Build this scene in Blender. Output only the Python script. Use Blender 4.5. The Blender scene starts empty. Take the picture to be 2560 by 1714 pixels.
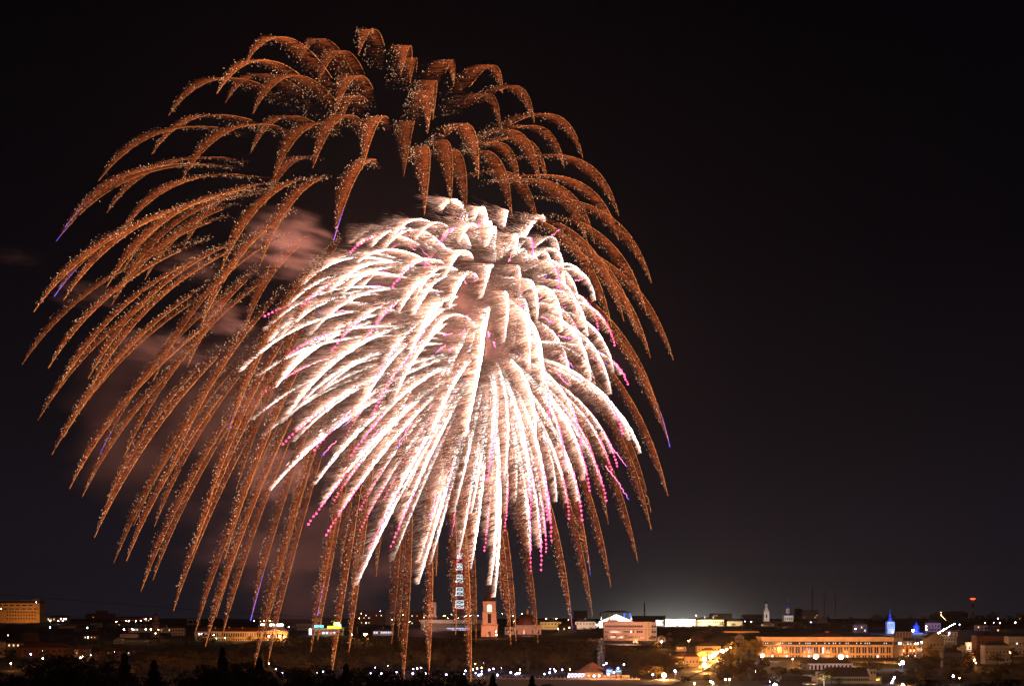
import bpy, bmesh, math, random
import numpy as np
from mathutils import Vector, Matrix
random.seed(7); rng = np.random.default_rng(11)
R = math.radians
sc = bpy.context.scene
COL = sc.collection

# ------------------------------------------------------------------ camera, world, light, exposure
FPX = 3072.0                      # focal length in photograph pixels (2560 wide)
CZ = 40.0                         # camera height
HOR = 1530.0                      # horizon row in the photograph
cam_d = bpy.data.cameras.new('camera'); cam = bpy.data.objects.new('camera', cam_d); COL.objects.link(cam)
cam.location = (0, 0, CZ); cam.rotation_euler = (R(90), 0, 0)
cam_d.sensor_width = 36; cam_d.lens = 36 * FPX / 2560
cam_d.shift_y = (HOR - 857) / 2560; cam_d.clip_start = 1; cam_d.clip_end = 40000
sc.camera = cam
sc.view_settings.view_transform = 'Standard'; sc.view_settings.look = 'None'
sc.view_settings.exposure = 0; sc.view_settings.gamma = 1; sc.view_settings.use_curve_mapping = False
cy = sc.cycles
cy.use_denoising = True; cy.max_bounces = 4; cy.diffuse_bounces = 2; cy.glossy_bounces = 2
cy.transmission_bounces = 2; cy.volume_bounces = 0; cy.transparent_max_bounces = 16
cy.sample_clamp_indirect = 1.0; cy.sample_clamp_direct = 0
cy.use_adaptive_sampling = False
cy.volume_max_steps = 96
cy.use_light_tree = True

def nd(nt, t, **kw):
    n = nt.nodes.new(t)
    for k, v in kw.items(): setattr(n, k, v)
    return n

world = bpy.data.worlds.new('World'); sc.world = world; world.use_nodes = True
def build_world():
    nt = world.node_tree; nt.nodes.clear()
    out = nd(nt, 'ShaderNodeOutputWorld'); bg = nd(nt, 'ShaderNodeBackground')
    tc = nd(nt, 'ShaderNodeTexCoord'); sep = nd(nt, 'ShaderNodeSeparateXYZ')
    nt.links.new(tc.outputs['Generated'], sep.inputs[0])
    ramp = nd(nt, 'ShaderNodeValToRGB'); e = ramp.color_ramp.elements
    e[0].position = 0.0; e[0].color = (.0092, .0078, .0122, 1)
    e[1].position = 1.0; e[1].color = (.0003, .0003, .0006, 1)
    for p, c in ((.06, (.0078, .0066, .0108)), (.15, (.0044, .0038, .0056)), (.28, (.0018, .0017, .0028)), (.5, (.0006, .0006, .0011))):
        el = ramp.color_ramp.elements.new(p); el.color = (*c, 1)
    nt.links.new(sep.outputs['Z'], ramp.inputs[0])
    # light dome of the floodlit quarter: strongest low over the arena
    def math_(op, a, b=None):
        n = nd(nt, 'ShaderNodeMath', operation=op)
        for i_, q in enumerate((a, b)):
            if q is None: continue
            if isinstance(q, (int, float)): n.inputs[i_].default_value = q
            else: nt.links.new(q, n.inputs[i_])
        return n.outputs[0]
    az = math_('DIVIDE', sep.outputs['X'], math_('MAXIMUM', sep.outputs['Y'], .05)); el_ = math_('DIVIDE', sep.outputs['Z'], math_('MAXIMUM', sep.outputs['Y'], .05))
    d_ = math_('SUBTRACT', az, (1690 - 1280) / FPX); d2 = math_('MULTIPLY', d_, d_)
    def lobe(sa, se, amp): 
        return math_('MULTIPLY', math_('MULTIPLY', math_('EXPONENT', math_('MULTIPLY', d2, -1 / (2 * sa * sa))), math_('EXPONENT', math_('MULTIPLY', math_('MAXIMUM', math_('ADD', el_, .008), 0), -1 / se))), amp)
    gsum = math_('ADD', math_('ADD', lobe(.030, .011, .26), lobe(.085, .026, .034)), lobe(.28, .06, .006))
    front = math_('GREATER_THAN', sep.outputs['Y'], .05); gsum = math_('MULTIPLY', gsum, front)
    glow = nd(nt, 'ShaderNodeMix', data_type='RGBA', blend_type='ADD'); glow.inputs[0].default_value = 1
    sca = nd(nt, 'ShaderNodeMix', data_type='RGBA', blend_type='MULTIPLY'); sca.inputs[0].default_value = 1; sca.inputs[7].default_value = (.98, 1.0, .88, 1)
    nt.links.new(gsum, sca.inputs[6]); nt.links.new(ramp.outputs[0], glow.inputs[6]); nt.links.new(sca.outputs[2], glow.inputs[7])
    nt.links.new(glow.outputs[2], bg.inputs[0]); bg.inputs[1].default_value = 1.0
    nt.links.new(bg.outputs[0], out.inputs[0])
build_world()

# ------------------------------------------------------------------ placing
YT = [(1532, 6000), (1535, 3000), (1545, 2000), (1555, 1600), (1570, 1300), (1588, 1100), (1600, 1040), (1630, 900), (1660, 800), (1697, 650), (1714, 560)]
def ydist(py):
    if py <= YT[0][0]: return YT[0][1]
    for (a, A), (b, B) in zip(YT, YT[1:]):
        if py <= b: return A + (B - A) * (py - a) / (b - a)
    return 560 - (py - 1714) * 4
GZ = sorted([(Y, -(py - HOR) / FPX * Y) for py, Y in YT] + [(0, -5), (60, -10), (150, -19), (260, -27), (420, -32.0)])
GZ = [g for g in GZ if g[0] <= 2000] + [(2300, -15), (3000, -34), (9000, -110)]
def gz(Y):
    for (a, A), (b, B) in zip(GZ, GZ[1:]):
        if Y <= b: return CZ + A + (B - A) * (Y - a) / (b - a)
    return CZ + GZ[-1][1]
def P(px, py, Y): return Vector(((px - 1280) / FPX * Y, Y, CZ - (py - HOR) / FPX * Y))
def S(Y): return Y / FPX          # metres per photograph pixel at that distance

# ------------------------------------------------------------------ materials
MATS = {}
def stucco(name, col, rough=.85, sc_=.35, var=.18, bump=0):
    if name in MATS: return MATS[name]
    m = bpy.data.materials.new(name); m.use_nodes = True; nt = m.node_tree; b = nt.nodes['Principled BSDF']
    b.inputs['Roughness'].default_value = rough
    tc = nd(nt, 'ShaderNodeTexCoord'); n = nd(nt, 'ShaderNodeTexNoise'); n.inputs['Scale'].default_value = sc_; n.inputs['Detail'].default_value = 6
    nt.links.new(tc.outputs['Object'], n.inputs['Vector'])
    r = nd(nt, 'ShaderNodeValToRGB'); e = r.color_ramp.elements
    e[0].position = .3; e[0].color = (*[c * (1 - var) for c in col], 1); e[1].position = .7; e[1].color = (*[min(1, c * (1 + var)) for c in col], 1)
    nt.links.new(n.outputs['Fac'], r.inputs[0]); nt.links.new(r.outputs[0], b.inputs['Base Color'])
    MATS[name] = m; return m
def emit(name, col, s, sampling='AUTO'):
    if name in MATS: return MATS[name]
    m = bpy.data.materials.new(name); m.use_nodes = True; nt = m.node_tree; nt.nodes.clear()
    o = nd(nt, 'ShaderNodeOutputMaterial'); e = nd(nt, 'ShaderNodeEmission'); e.inputs[0].default_value = (*col, 1); e.inputs[1].default_value = s
    nt.links.new(e.outputs[0], o.inputs[0]); m.cycles.emission_sampling = sampling
    MATS[name] = m; return m
def leafmat(name, col, var=.8):
    if name in MATS: return MATS[name]
    m = bpy.data.materials.new(name); m.use_nodes = True; nt = m.node_tree; b = nt.nodes['Principled BSDF']; b.inputs['Roughness'].default_value = .8
    g = nd(nt, 'ShaderNodeNewGeometry'); oi = nd(nt, 'ShaderNodeObjectInfo')
    r = nd(nt, 'ShaderNodeValToRGB'); e = r.color_ramp.elements
    e[0].color = (*[c * (1 - var) for c in col], 1); e[1].color = (*[c * (1 + var) for c in col], 1)
    ad = nd(nt, 'ShaderNodeMath', operation='ADD'); fr = nd(nt, 'ShaderNodeMath', operation='FRACT')
    tcw = nd(nt, 'ShaderNodeNewGeometry'); nzp = nd(nt, 'ShaderNodeTexNoise'); nzp.inputs['Scale'].default_value = .09; nzp.inputs['Detail'].default_value = 2; nt.links.new(tcw.outputs['Position'], nzp.inputs['Vector'])
    np_ = nd(nt, 'ShaderNodeMapRange'); np_.inputs[1].default_value = .35; np_.inputs[2].default_value = .65; np_.inputs[4].default_value = .55; nt.links.new(nzp.outputs['Fac'], np_.inputs[0])
    m1 = nd(nt, 'ShaderNodeMath', operation='MULTIPLY'); m1.inputs[1].default_value = .22; m2 = nd(nt, 'ShaderNodeMath', operation='MULTIPLY_ADD'); m2.inputs[1].default_value = .35
    nt.links.new(g.outputs['Random Per Island'], m1.inputs[0]); nt.links.new(oi.outputs['Random'], m2.inputs[0]); nt.links.new(m1.outputs[0], m2.inputs[2])
    mx = nd(nt, 'ShaderNodeMath', operation='ADD'); nt.links.new(m2.outputs[0], mx.inputs[0]); nt.links.new(np_.outputs[0], mx.inputs[1]); nt.links.new(mx.outputs[0], r.inputs[0]); nt.links.new(r.outputs[0], b.inputs['Base Color'])
    MATS[name] = m; return m
def sparkmat():
    m = bpy.data.materials.new('glowing_spark'); m.use_nodes = True; nt = m.node_tree; nt.nodes.clear()
    o = nd(nt, 'ShaderNodeOutputMaterial'); e = nd(nt, 'ShaderNodeEmission'); a = nd(nt, 'ShaderNodeAttribute', attribute_name='spark')
    nt.links.new(a.outputs['Color'], e.inputs[0]); e.inputs[1].default_value = 1; nt.links.new(e.outputs[0], o.inputs[0])
    m.cycles.emission_sampling = 'NONE'; return m
SPARK = sparkmat()
M_white = stucco('white_plaster', (.72, .70, .66)); M_pink = stucco('pink_plaster', (.58, .40, .34)); M_yellow = stucco('yellow_plaster', (.62, .48, .26))
M_ochre = stucco('ochre_plaster', (.55, .38, .16)); M_grey = stucco('grey_concrete', (.34, .33, .32)); M_brick = stucco('red_brick', (.20, .085, .06))
M_panel = stucco('pale_panel', (.40, .37, .34)); M_dark = stucco('dark_concrete', (.12, .11, .10)); M_tan = stucco('tan_stone', (.50, .38, .27))
M_roofr = stucco('rust_red_roof', (.12, .032, .024), .6); M_roofd = stucco('dark_sheet_roof', (.055, .045, .045), .55); M_roofb = stucco('brown_roof', (.085, .05, .04), .6)
M_glass = stucco('dark_window_glass', (.025, .027, .032), .12); M_blue = stucco('blue_dome_metal', (.04, .07, .40), .4); M_gold = stucco('gilded_metal', (.70, .45, .12), .35)
M_metal = stucco('grey_metal', (.22, .22, .22), .5); M_redm = stucco('red_painted_metal', (.45, .04, .03), .5); M_cable = stucco('black_cable', (.006, .006, .006), .6)
M_bark = stucco('bark', (.06, .045, .03)); M_wall = stucco('pale_parapet_stone', (.48, .42, .34))
M_leaf = leafmat('leaf_green', (.092, .056, .016)); M_leaf2 = leafmat('leaf_yellow_green', (.115, .078, .020)); M_con = leafmat('conifer_needles', (.030, .040, .018))
L_warm = emit('lit_window_warm', (1, .62, .25), 1.6, 'NONE'); L_cool = emit('lit_window_white', (.95, .95, 1), 1.8, 'NONE'); L_amber = emit('lit_window_amber', (1, .36, .07), 1.2, 'NONE')
LAMP = {
 'sodium': emit('sodium_lamp', (1, .38, .08), 900), 'sodium_big': emit('sodium_lamp_bright', (1, .42, .10), 1100), 'white': emit('white_lamp', (.55, .52, 1), 45),
 'warm': emit('warm_lamp', (1, .68, .38), 110), 'cold_big': emit('cold_floodlamp', (.62, .66, 1), 120), 'pinkish': emit('pinkish_lamp', (1, .47, .22), 400),
 'red': emit('red_beacon', (1, .05, .03), 12, 'NONE'), 'yellow': emit('yellow_lamp', (1, .75, .2), 60), 'dim': emit('dim_amber_lamp', (1, .5, .2), 40), 'green': emit('green_lamp', (.5, 1, .55), 50)}

# ------------------------------------------------------------------ objects
def tag(o, label=None, cat=None, group=None, kind=None):
    if label: o['label'] = label
    if cat: o['category'] = cat
    if group: o['group'] = group
    if kind: o['kind'] = kind
    return o
def thing(name, label, cat, loc, rz=0, group=None):
    o = bpy.data.objects.new(name, None); COL.objects.link(o); o.location = loc; o.rotation_euler = (0, 0, rz); o.empty_display_size = 1
    return tag(o, label, cat, group)
class MB:
    """collects shapes; k = metres per unit"""
    def __init__(s, k=1.0): s.v = []; s.f = []; s.k = k
    def add(s, vs, fs):
        n = len(s.v); s.v += [(x * s.k, y * s.k, z * s.k) for x, y, z in vs]; s.f += [tuple(i + n for i in f) for f in fs]; return s
    def box(s, x0, x1, y0, y1, z0, z1):
        return s.add([(x0, y0, z0), (x1, y0, z0), (x1, y1, z0), (x0, y1, z0), (x0, y0, z1), (x1, y0, z1), (x1, y1, z1), (x0, y1, z1)],
                     [(3, 2, 1, 0), (4, 5, 6, 7), (0, 1, 5, 4), (1, 2, 6, 5), (2, 3, 7, 6), (3, 0, 4, 7)])
    def lathe(s, cx, cy_, prof, n=14, a0=0.0):
        vs = []; fs = []
        for r, z in prof:
            for i in range(n):
                a = a0 + 2 * math.pi * i / n; vs.append((cx + r * math.cos(a), cy_ + r * math.sin(a), z))
        m = len(prof)
        for j in range(m - 1):
            for i in range(n):
                i2 = (i + 1) % n; fs.append((j * n + i, j * n + i2, (j + 1) * n + i2, (j + 1) * n + i))
        fs.append(tuple(reversed(range(n)))); fs.append(tuple(range((m - 1) * n, m * n)))
        return s.add(vs, fs)
    def bar(s, a, b, r, n=5):
        a = Vector(a); b = Vector(b); d = (b - a); L = d.length
        if L < 1e-6: return s
        d /= L; u = d.cross(Vector((0, 0, 1)) if abs(d.z) < .9 else Vector((1, 0, 0))).normalized(); w = d.cross(u)
        vs = []
        for p in (a, b):
            for i in range(n):
                t = 2 * math.pi * i / n; vs.append(tuple(p + u * math.cos(t) * r + w * math.sin(t) * r))
        fs = [(i, (i + 1) % n, n + (i + 1) % n, n + i) for i in range(n)] + [tuple(reversed(range(n))), tuple(range(n, 2 * n))]
        return s.add(vs, fs)
    def hip(s, x0, x1, y0, y1, z, h, inset=None):
        d = (y1 - y0) / 2; i = d if inset is None else inset; i = min(i, (x1 - x0) / 2 - .01); ym = (y0 + y1) / 2
        return s.add([(x0, y0, z), (x1, y0, z), (x1, y1, z), (x0, y1, z), (x0 + i, ym, z + h), (x1 - i, ym, z + h)],
                     [(3, 2, 1, 0), (0, 1, 5, 4), (1, 2, 5), (2, 3, 4, 5), (3, 0, 4)])
    def gablef(s, x0, x1, y0, y1, z, h):
        xm = (x0 + x1) / 2
        return s.add([(x0, y0, z), (x1, y0, z), (xm, y0, z + h), (x0, y1, z), (x1, y1, z), (xm, y1, z + h)],
                     [(0, 1, 2), (5, 4, 3), (0, 2, 5, 3), (1, 4, 5, 2), (0, 3, 4, 1)])
    def mesh(s, name):
        me = bpy.data.meshes.new(name); me.from_pydata(s.v, [], s.f); me.update(); return me
    def build(s, name, mat, parent=None, loc=(0, 0, 0), label=None, kind=None):
        me = s.mesh(name); me.materials.append(mat); o = bpy.data.objects.new(name, me); COL.objects.link(o); o.location = loc
        if parent: o.parent = parent
        if label: o['label'] = label
        if kind: o['kind'] = kind
        return o
def copy_of(o, parent=None, loc=None):
    c = o.copy(); COL.objects.link(c); c.parent = parent
    if loc is not None: c.location = loc
    return c

# ------------------------------------------------------------------ ground
def ground():
    ys = [-60, -20, 0, 30, 60, 100, 150, 200, 260, 340, 420, 500, 560, 600, 640, 652, 700, 760, 830, 900, 970, 1040, 1100, 1200, 1300, 1450, 1600, 1800, 2000, 2400, 3000, 4200, 6000, 9000]
    n = 60; vs = []; fs = []
    for y in ys:
        w = max(260, y * .75)
        for i in range(n + 1):
            x = -w + 2 * w * i / n
            vs.append((x, y, gz(y) + (math.sin(x * .021 + y * .013) * .35 if y > 30 else 0) - .15))
    for j in range(len(ys) - 1):
        for i in range(n):
            a = j * (n + 1) + i; fs.append((a, a + 1, a + n + 2, a + n + 1))
    me = bpy.data.meshes.new('ground'); me.from_pydata(vs, [], fs)
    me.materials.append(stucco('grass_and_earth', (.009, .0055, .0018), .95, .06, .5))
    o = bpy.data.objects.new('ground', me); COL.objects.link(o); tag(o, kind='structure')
ground()

def road(name, pts, wid):
    """an asphalt strip laid over the ground through picture points (px, py)"""
    q = []
    for (a, b), (c, d) in zip(pts, pts[1:]):
        for i in range(8): u = i / 8; py = b + (d - b) * u; q.append(P(a + (c - a) * u, py, ydist(py)))
    q.append(P(*pts[-1], ydist(pts[-1][1]))); vs = []; fs = []
    for i, p in enumerate(q):
        t = (q[min(i + 1, len(q) - 1)] - q[max(i - 1, 0)]); n = Vector((-t.y, t.x, 0)).normalized() * wid
        for sg in (-1, 1): e = p + n * sg; vs.append((e.x, e.y, gz(e.y) + .35))
    for i in range(len(q) - 1): fs.append((2 * i, 2 * i + 1, 2 * i + 3, 2 * i + 2))
    me = bpy.data.meshes.new(name); me.from_pydata(vs, [], fs); me.materials.append(stucco('asphalt', (.11, .10, .09), .7, .5, .3)); o = bpy.data.objects.new(name, me); COL.objects.link(o); tag(o, kind='structure')
road('yellow_street_road', [(1842, 1620), (1800, 1634), (1772, 1652), (1735, 1676), (1690, 1692), (1640, 1712)], 7)
road('climbing_road', [(2392, 1566), (2350, 1588), (2325, 1604), (2300, 1632), (2262, 1650)], 8)
road('square_road', [(2246, 1640), (2320, 1640)], 9)
# ------------------------------------------------------------------ buildings
def win_mesh(w, h, k, mat): 
    me = MB(k).box(-w / 2, w / 2, -.10 / k, .05 / k, -h / 2, h / 2).mesh('window'); me.materials.append(mat); return me
def windows(root, k, x0, x1, zc, n, w, h, lit=0.0, litmat=None, y=0.0, name='window', mats=None):
    """a row of n windows between x0 and x1 (local px) at height zc"""
    cache = {}
    for i in range(n):
        x = x0 + (x1 - x0) * (i + .5) / n
        m = M_glass
        if random.random() < lit: m = litmat or random.choice([L_warm, L_warm, L_cool, L_amber])
        if m.name not in cache: cache[m.name] = win_mesh(w, h, k, m)
        o = bpy.data.objects.new(name, cache[m.name]); COL.objects.link(o); o.parent = root; o.location = (x * k, y * k, zc * k)
BLD = {}
def building(name, label, x0, x1, yt, yb, wall, roof='flat', rh=3, rmat=None, dep=None, wins=(), Y=None, down=6, cat='building', rz=0, group=None, over=.6, chim=0):
    Y = Y or ydist(yb); k = S(Y); xm = (x0 + x1) / 2; hw = (x1 - x0) / 2; H = yb - yt
    loc = P(xm, yb, Y); t = thing(name, label, cat, loc, rz, group)
    dep = dep if dep else min(40, max(10, hw * .9))
    rmat = rmat or M_roofd
    MB(k).box(-hw, hw, 0, dep, -down, H).build('wall', wall, t)
    r = None
    if roof == 'flat': r = MB(k).box(-hw - .3, hw + .3, -.3, dep + .3, H, H + max(.8, rh)).build('roof', rmat, t)
    elif roof == 'hip': r = MB(k).hip(-hw - over, hw + over, -over, dep + over, H, rh).build('roof', rmat, t)
    elif roof == 'gable': r = MB(k).hip(-hw - over, hw + over, -over, dep + over, H, rh, .01).build('roof', rmat, t)
    elif roof == 'gablef':
        MB(k).gablef(-hw, hw, 0, dep, H, rh * .92).build('gable', wall, t)
        m = MB(k); e = over + .4
        for sx in (-1, 1):
            m.add([(sx * (hw + e), -e, H - rh * .06), (0, -e, H + rh), (0, dep + e, H + rh), (sx * (hw + e), dep + e, H - rh * .06),
                   (sx * (hw + e), -e, H - rh * .06 + .8), (0, -e, H + rh + .8), (0, dep + e, H + rh + .8), (sx * (hw + e), dep + e, H - rh * .06 + .8)],
                  [(0, 1, 2, 3), (7, 6, 5, 4), (0, 4, 5, 1), (3, 2, 6, 7), (0, 3, 7, 4), (1, 5, 6, 2)])
        r = m.build('roof', rmat, t)
    for c in range(chim):
        cx = -hw * .6 + 1.2 * hw * (c + .5) / chim
        MB(k).box(cx - .9, cx + .9, dep * .3, dep * .3 + 1.6, H + rh * .3, H + rh + 2.2).build('chimney', M_tan, r or t)
    for wn in wins:
        py, n, w, h = wn[:4]; xa, xb = wn[4] if len(wn) > 4 and wn[4] else (-hw + 1.5, hw - 1.5)
        lit = wn[5] if len(wn) > 5 else 0; lm = wn[6] if len(wn) > 6 else None
        if len(wn) > 4 and wn[4]: xa -= xm; xb -= xm
        windows(t, k, xa, xb, yb - py, n, w, h, lit, lm)
    t['_k'] = k
    return t, k, Y
def flood(px, py, Y, tx, ty, tY, col, power, size=4.0):
    """a floodlight: an area lamp on the ground aimed at a facade"""
    a = P(px, py, Y); b = P(tx, ty, tY); a.z = max(a.z, gz(Y) + 1.2)
    l = bpy.data.lights.new('floodlight', 'AREA'); l.energy = power; l.color = col; l.shape = 'DISK'; l.size = size
    o = bpy.data.objects.new('floodlight', l); COL.objects.link(o); o.location = a; o.rotation_euler = (b - a).to_track_quat('-Z', 'Y').to_euler()
    return o
SOD = (1, .36, .10); WRM = (1, .62, .36); WHT = (1, .93, .82); PNK = (1, .50, .36); CLD = (.75, .85, 1)

def far_town():
    # ---- left
    b, k, Y = building('office_block', 'large ochre office block with small square windows at the left edge', -60, 99, 1507, 1556, M_ochre, rh=1, dep=40,
        wins=[(1512, 8, 11, 3.0, (-40, 84)), (1521, 9, 11, 2.6, (-40, 97))] + [(py, 11, 3.2, 3.6, (15, 91)) for py in (1529, 1537, 1545.5)])
    MB(k).box(-79, 78, 8, 30, 50, 57).build('penthouse', M_dark, b); MB(k).box(62, 77, 6, 20, 57.2, 60).build('lift_house', M_brick, b)
    flood(55, 1566, Y - 40, 40, 1530, Y, SOD, 21000, 12)
    building('annex', 'small white annex at the right side of the ochre office block', 100, 115, 1540, 1554, M_white, rh=.8, wins=[(1547, 2, 4, 3)])
    building('shop_row', 'low pinkish shop row with bright lamps right of the white annex', 116, 168, 1541, 1553.5, M_pink, 'hip', 3, M_roofd, wins=[(1547, 7, 2.6, 3.4, None, .5)])
    t, k, Y = building('apartment_block', 'dim brown apartment block with a taller middle and stepped roof on the left skyline', 213, 280, 1533, 1556, M_brick, rh=.8, Y=1900,
        wins=[(1537.5 + 4.2 * i, 12, 1.8, 1.8, None, .04) for i in range(4)])
    MB(k).box(-6.5, 19.5, -.6, 14, 0, 30.5).build('centre_wing', M_brick, t); MB(k).box(-3, 1, 3, 7, 30.6, 37).build('chimney', M_grey, t); MB(k).bar((8, 4, 30), (8, 4, 36), .3).build('mast', M_metal, t)
    building('terrace', 'long dim terrace on the left skyline beyond the brown apartment block', 282, 382, 1543, 1558, M_brick, 'hip', 3, M_roofd, Y=1750, wins=[(1550, 16, 1.8, 2.5, None, .22)])
    building('market_hall', 'low white market hall with lit lamps and chimneys beside the dark church tower', 320, 378, 1568.5, 1581, M_white, 'hip', 5, M_roofd, chim=3, wins=[(1573, 9, 2.2, 3, None, .3, L_cool)])
    building('market_hall', 'white market hall wing right of the dark church tower', 400, 432, 1569, 1582, M_white, 'hip', 4, M_roofd, chim=1, wins=[(1574, 6, 2.4, 3, None, .15)])
    t, k, Y = building('church_tower', 'slender dark red church tower with a spirelet on the left', 381.5, 396, 1553, 1588, M_brick, 'hip', 3, M_roofr, Y=1080, cat='tower', dep=14, wins=[(1558, 2, 3, 5), (1566, 2, 2.6, 4), (1576, 1, 4, 8)])
    MB(k).box(-5.5, 5.5, 2, 12, 38.2, 49).build('belfry', M_brick, t); MB(k).lathe(0, 7, [(5.4, 49.2), (3.4, 53), (1.2, 56), (2.2, 58.5), (.4, 62), (.2, 66)], 10).build('spire', M_roofr, t)
    t, k, Y = building('hangar', 'dark hangar with a low arched roof on the left', 186, 237, 1570, 1577, M_dark, rh=.8, Y=1230, dep=30)
    m = MB(k); n = 14
    vs = [(-26 + 52 * i / n, yy, 7.9 + 9 * math.sin(math.pi * i / n)) for yy in (-.4, 30.5) for i in range(n + 1)]
    m.add(vs, [(i, i + 1, n + 2 + i, n + 1 + i) for i in range(n)] + [tuple(range(n + 1))[::-1], tuple(range(n + 1, 2 * n + 2))]).build('arched_roof', M_roofd, t)
    building('workshop', 'low pink workshop left of the arched hangar', 147, 186, 1563, 1570, M_pink, 'hip', 3, M_roofd)
    building('workshop', 'white workshop with a dark roof rising behind the arched hangar', 226, 253, 1556, 1568, M_panel, rh=1.2, wins=[(1562, 4, 3, 2)])
    building('house', 'house with an orange front gable standing alone on the dark left slope', 284, 304, 1600, 1609, M_tan, 'gablef', 7, M_roofb, wins=[(1604, 2, 2.6, 3.4)], dep=16)
    building('house', 'wide brown house on the left slope below the white annex', 54, 90, 1581, 1600, M_brick, 'hip', 6, M_roofd, wins=[(1589, 4, 3, 4)])
    building('house', 'long low house with a rusty roof across the left foreground', 40, 172, 1618, 1641, M_brick, 'hip', 11, M_roofr, wins=[(1626, 9, 4, 5, None, .12)])
    building('house', 'orange lit house cut by the left edge of the picture', -34, 7, 1604, 1642, M_tan, 'gablef', 9, M_roofb)
    building('house', 'low house with a lamp by its wall in the left foreground', 186, 222, 1622, 1650, M_tan, 'hip', 8, M_roofr, wins=[(1631, 3, 4, 5, None, .3)])
    building('shed', 'long shed under a rusty red roof in the left foreground', 250, 330, 1626, 1637, M_tan, 'hip', 8, M_roofr, cat='shed', wins=[(1631, 6, 3, 3, None, .4)])
    building('house', 'small dim house with a lit window left of the gabled house', 208, 242, 1588, 1598, M_brick, 'hip', 5, M_roofd, wins=[(1592, 4, 2.2, 3, None, .5)])
    building('house', 'low red roofed house right of the gabled house', 300, 342, 1584, 1593, M_pink, 'hip', 4, M_roofr, wins=[(1588, 5, 2, 3)])
    building('house', 'brown house by the green lit garden in the left foreground', 16, 52, 1606, 1622, M_tan, 'hip', 7, M_roofd, wins=[(1612, 3, 3.6, 4.6, None, .9, L_warm)])
    # ---- left centre
    building('panel_house', 'white panel block with two bright panels on the left centre skyline', 467, 498, 1547, 1561, M_panel, rh=.8, wins=[(1553, 2, 12, 7, None, 0)])
    building('villa', 'pink villa with a small turret left of the long classical building', 428, 460, 1569, 1588, M_pink, 'hip', 5, M_roofr, wins=[(1575, 4, 3.4, 4), (1583, 4, 3.4, 4)])
    b, k, Y = building('palace', 'long yellowish classical building with tall windows and a dark red roof', 486, 655, 1577.5, 1602, M_yellow, 'hip', 10, M_roofr, dep=26, chim=3,
        wins=[(1586, 26, 3.4, 9, (500, 652)), (1598, 26, 3.2, 5, (500, 652))])
    b, k, Y = building('palace_portico', 'pedimented wing with a pale cornice and glowing roof sign beside the long classical building', 655.5, 718, 1577.5, 1602, M_yellow, rh=1.6, rmat=M_white, dep=26, Y=1035,
        wins=[(1588, 9, 3.4, 9), (1598, 9, 3.2, 5)])
    MB(k).gablef(-14, 14, -1.2, 8, 26.2, 6).build('pediment', M_white, b); MB(k).hip(-31, 31, .5, 26, 26.2, 12, 12).build('roof', M_roofr, b)
    m = MB(k)
    for i in range(14): x = -29 + 4.46 * i; m.box(x - .5, x + .5, -1, 0, 26.2, 28.4)
    m.build('balustrade', M_white, b)
    sg = MB(k)
    for x0, x1 in ((-33, -28), (-15, -9), (-8, -2), (2, 9), (10, 15), (16, 19)): sg.box(x0, x1, 12, 13, 38.6, 43.5)
    sg.build('roof_sign', emit('white_sign', (.95, 1, .9), 9), b)
    for lx in (672, 700, 711): flood(lx, 1607, Y - 14, lx, 1583, Y, SOD, 2600, 2)
    flood(590, 1612, Y - 30, 590, 1588, Y, SOD, 9000, 14)
    building('warehouse', 'grey warehouse with a flat roof behind the neon lit shopping hall', 742, 790, 1558, 1579, M_grey, rh=1, Y=1250, wins=[(1566, 8, 3, 3)])
    b, k, Y = building('shopping_hall', 'white shopping hall with a cyan sign and a yellow and green neon sign', 776, 850, 1575, 1588, M_grey, rh=.8, dep=30, Y=1120, wins=[(1581, 8, 6, 5, None, .15, L_cool)])
    MB(k).box(-38, 39, -4, 30, 14, 19).build('canopy', M_white, b); MB(k).box(-39.5, -34, -4.6, -4.2, 3, 17.4).build('pylon_sign', emit('white_neon', (.9, .92, 1), 5), b)
    for nm, x0, x1, z0, z1, c, s_ in (('roof_sign', -27, -4, 21, 26.5, (.05, .75, 1), 5), ('roof_sign', 6, 40, 18.8, 24, (1, .82, .03), 6), ('roof_sign', 22, 36, 24.2, 34, (.4, 1, .15), 10), ('roof_sign', 35, 40, 24.2, 29, (.1, .5, 1), 6)):
        m = MB(k); n = max(2, int((x1 - x0) / 4.5))
        for i in range(n): a = x0 + (x1 - x0) * i / n; m.box(a + .25, a + (x1 - x0) / n - .25, -3, -2, z0, z1)
        m.build(nm, emit('neon_%d_%d' % (x0, z0), c, s_), b)
    flood(812, 1592, Y - 22, 812, 1574, Y, PNK, 2400, 5)
    building('garage', 'low grey garage right of the shopping hall', 850, 892, 1568, 1586, M_panel, rh=1, wins=[(1577, 5, 5, 5)])
    # ---- centre
    for (x0, x1, yt, lab) in ((893, 964, 1527, 'dim red brick apartment block with a few lit windows left of the twin bell towers'), (978, 1012, 1531, 'dim brick apartment block with aerials nearest the rooftop red sign'), (1013, 1066, 1528, 'wide dim apartment block under the red rooftop sign')):
        t, k, Y = building('apartment_block', lab, x0, x1, yt, 1566, M_brick, rh=.8, Y=1500, wins=[(yt + 4.5 + 6 * i, int((x1 - x0) / 6), 2.0, 2.6, None, .12) for i in range(5)])
        if x0 == 1013:
            m = MB(k)
            for a in (28.5, 31, 33.6): m.box(a, a + 2, 1, 2, 53.2, 56.4)
            m.build('rooftop_sign', emit('red_sign', (1, .03, .03), 4), t); MB(k).bar((32, 1.5, 37), (32, 1.5, 53), .4).build('sign_mast', M_metal, t)
    building('tower_block', 'narrow white tower block among the dim brick apartments', 964, 976, 1529, 1556, M_panel, rh=.6, Y=1480, wins=[(1534 + 5 * i, 3, 1.6, 2, None, .05) for i in range(4)], dep=10)
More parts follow.
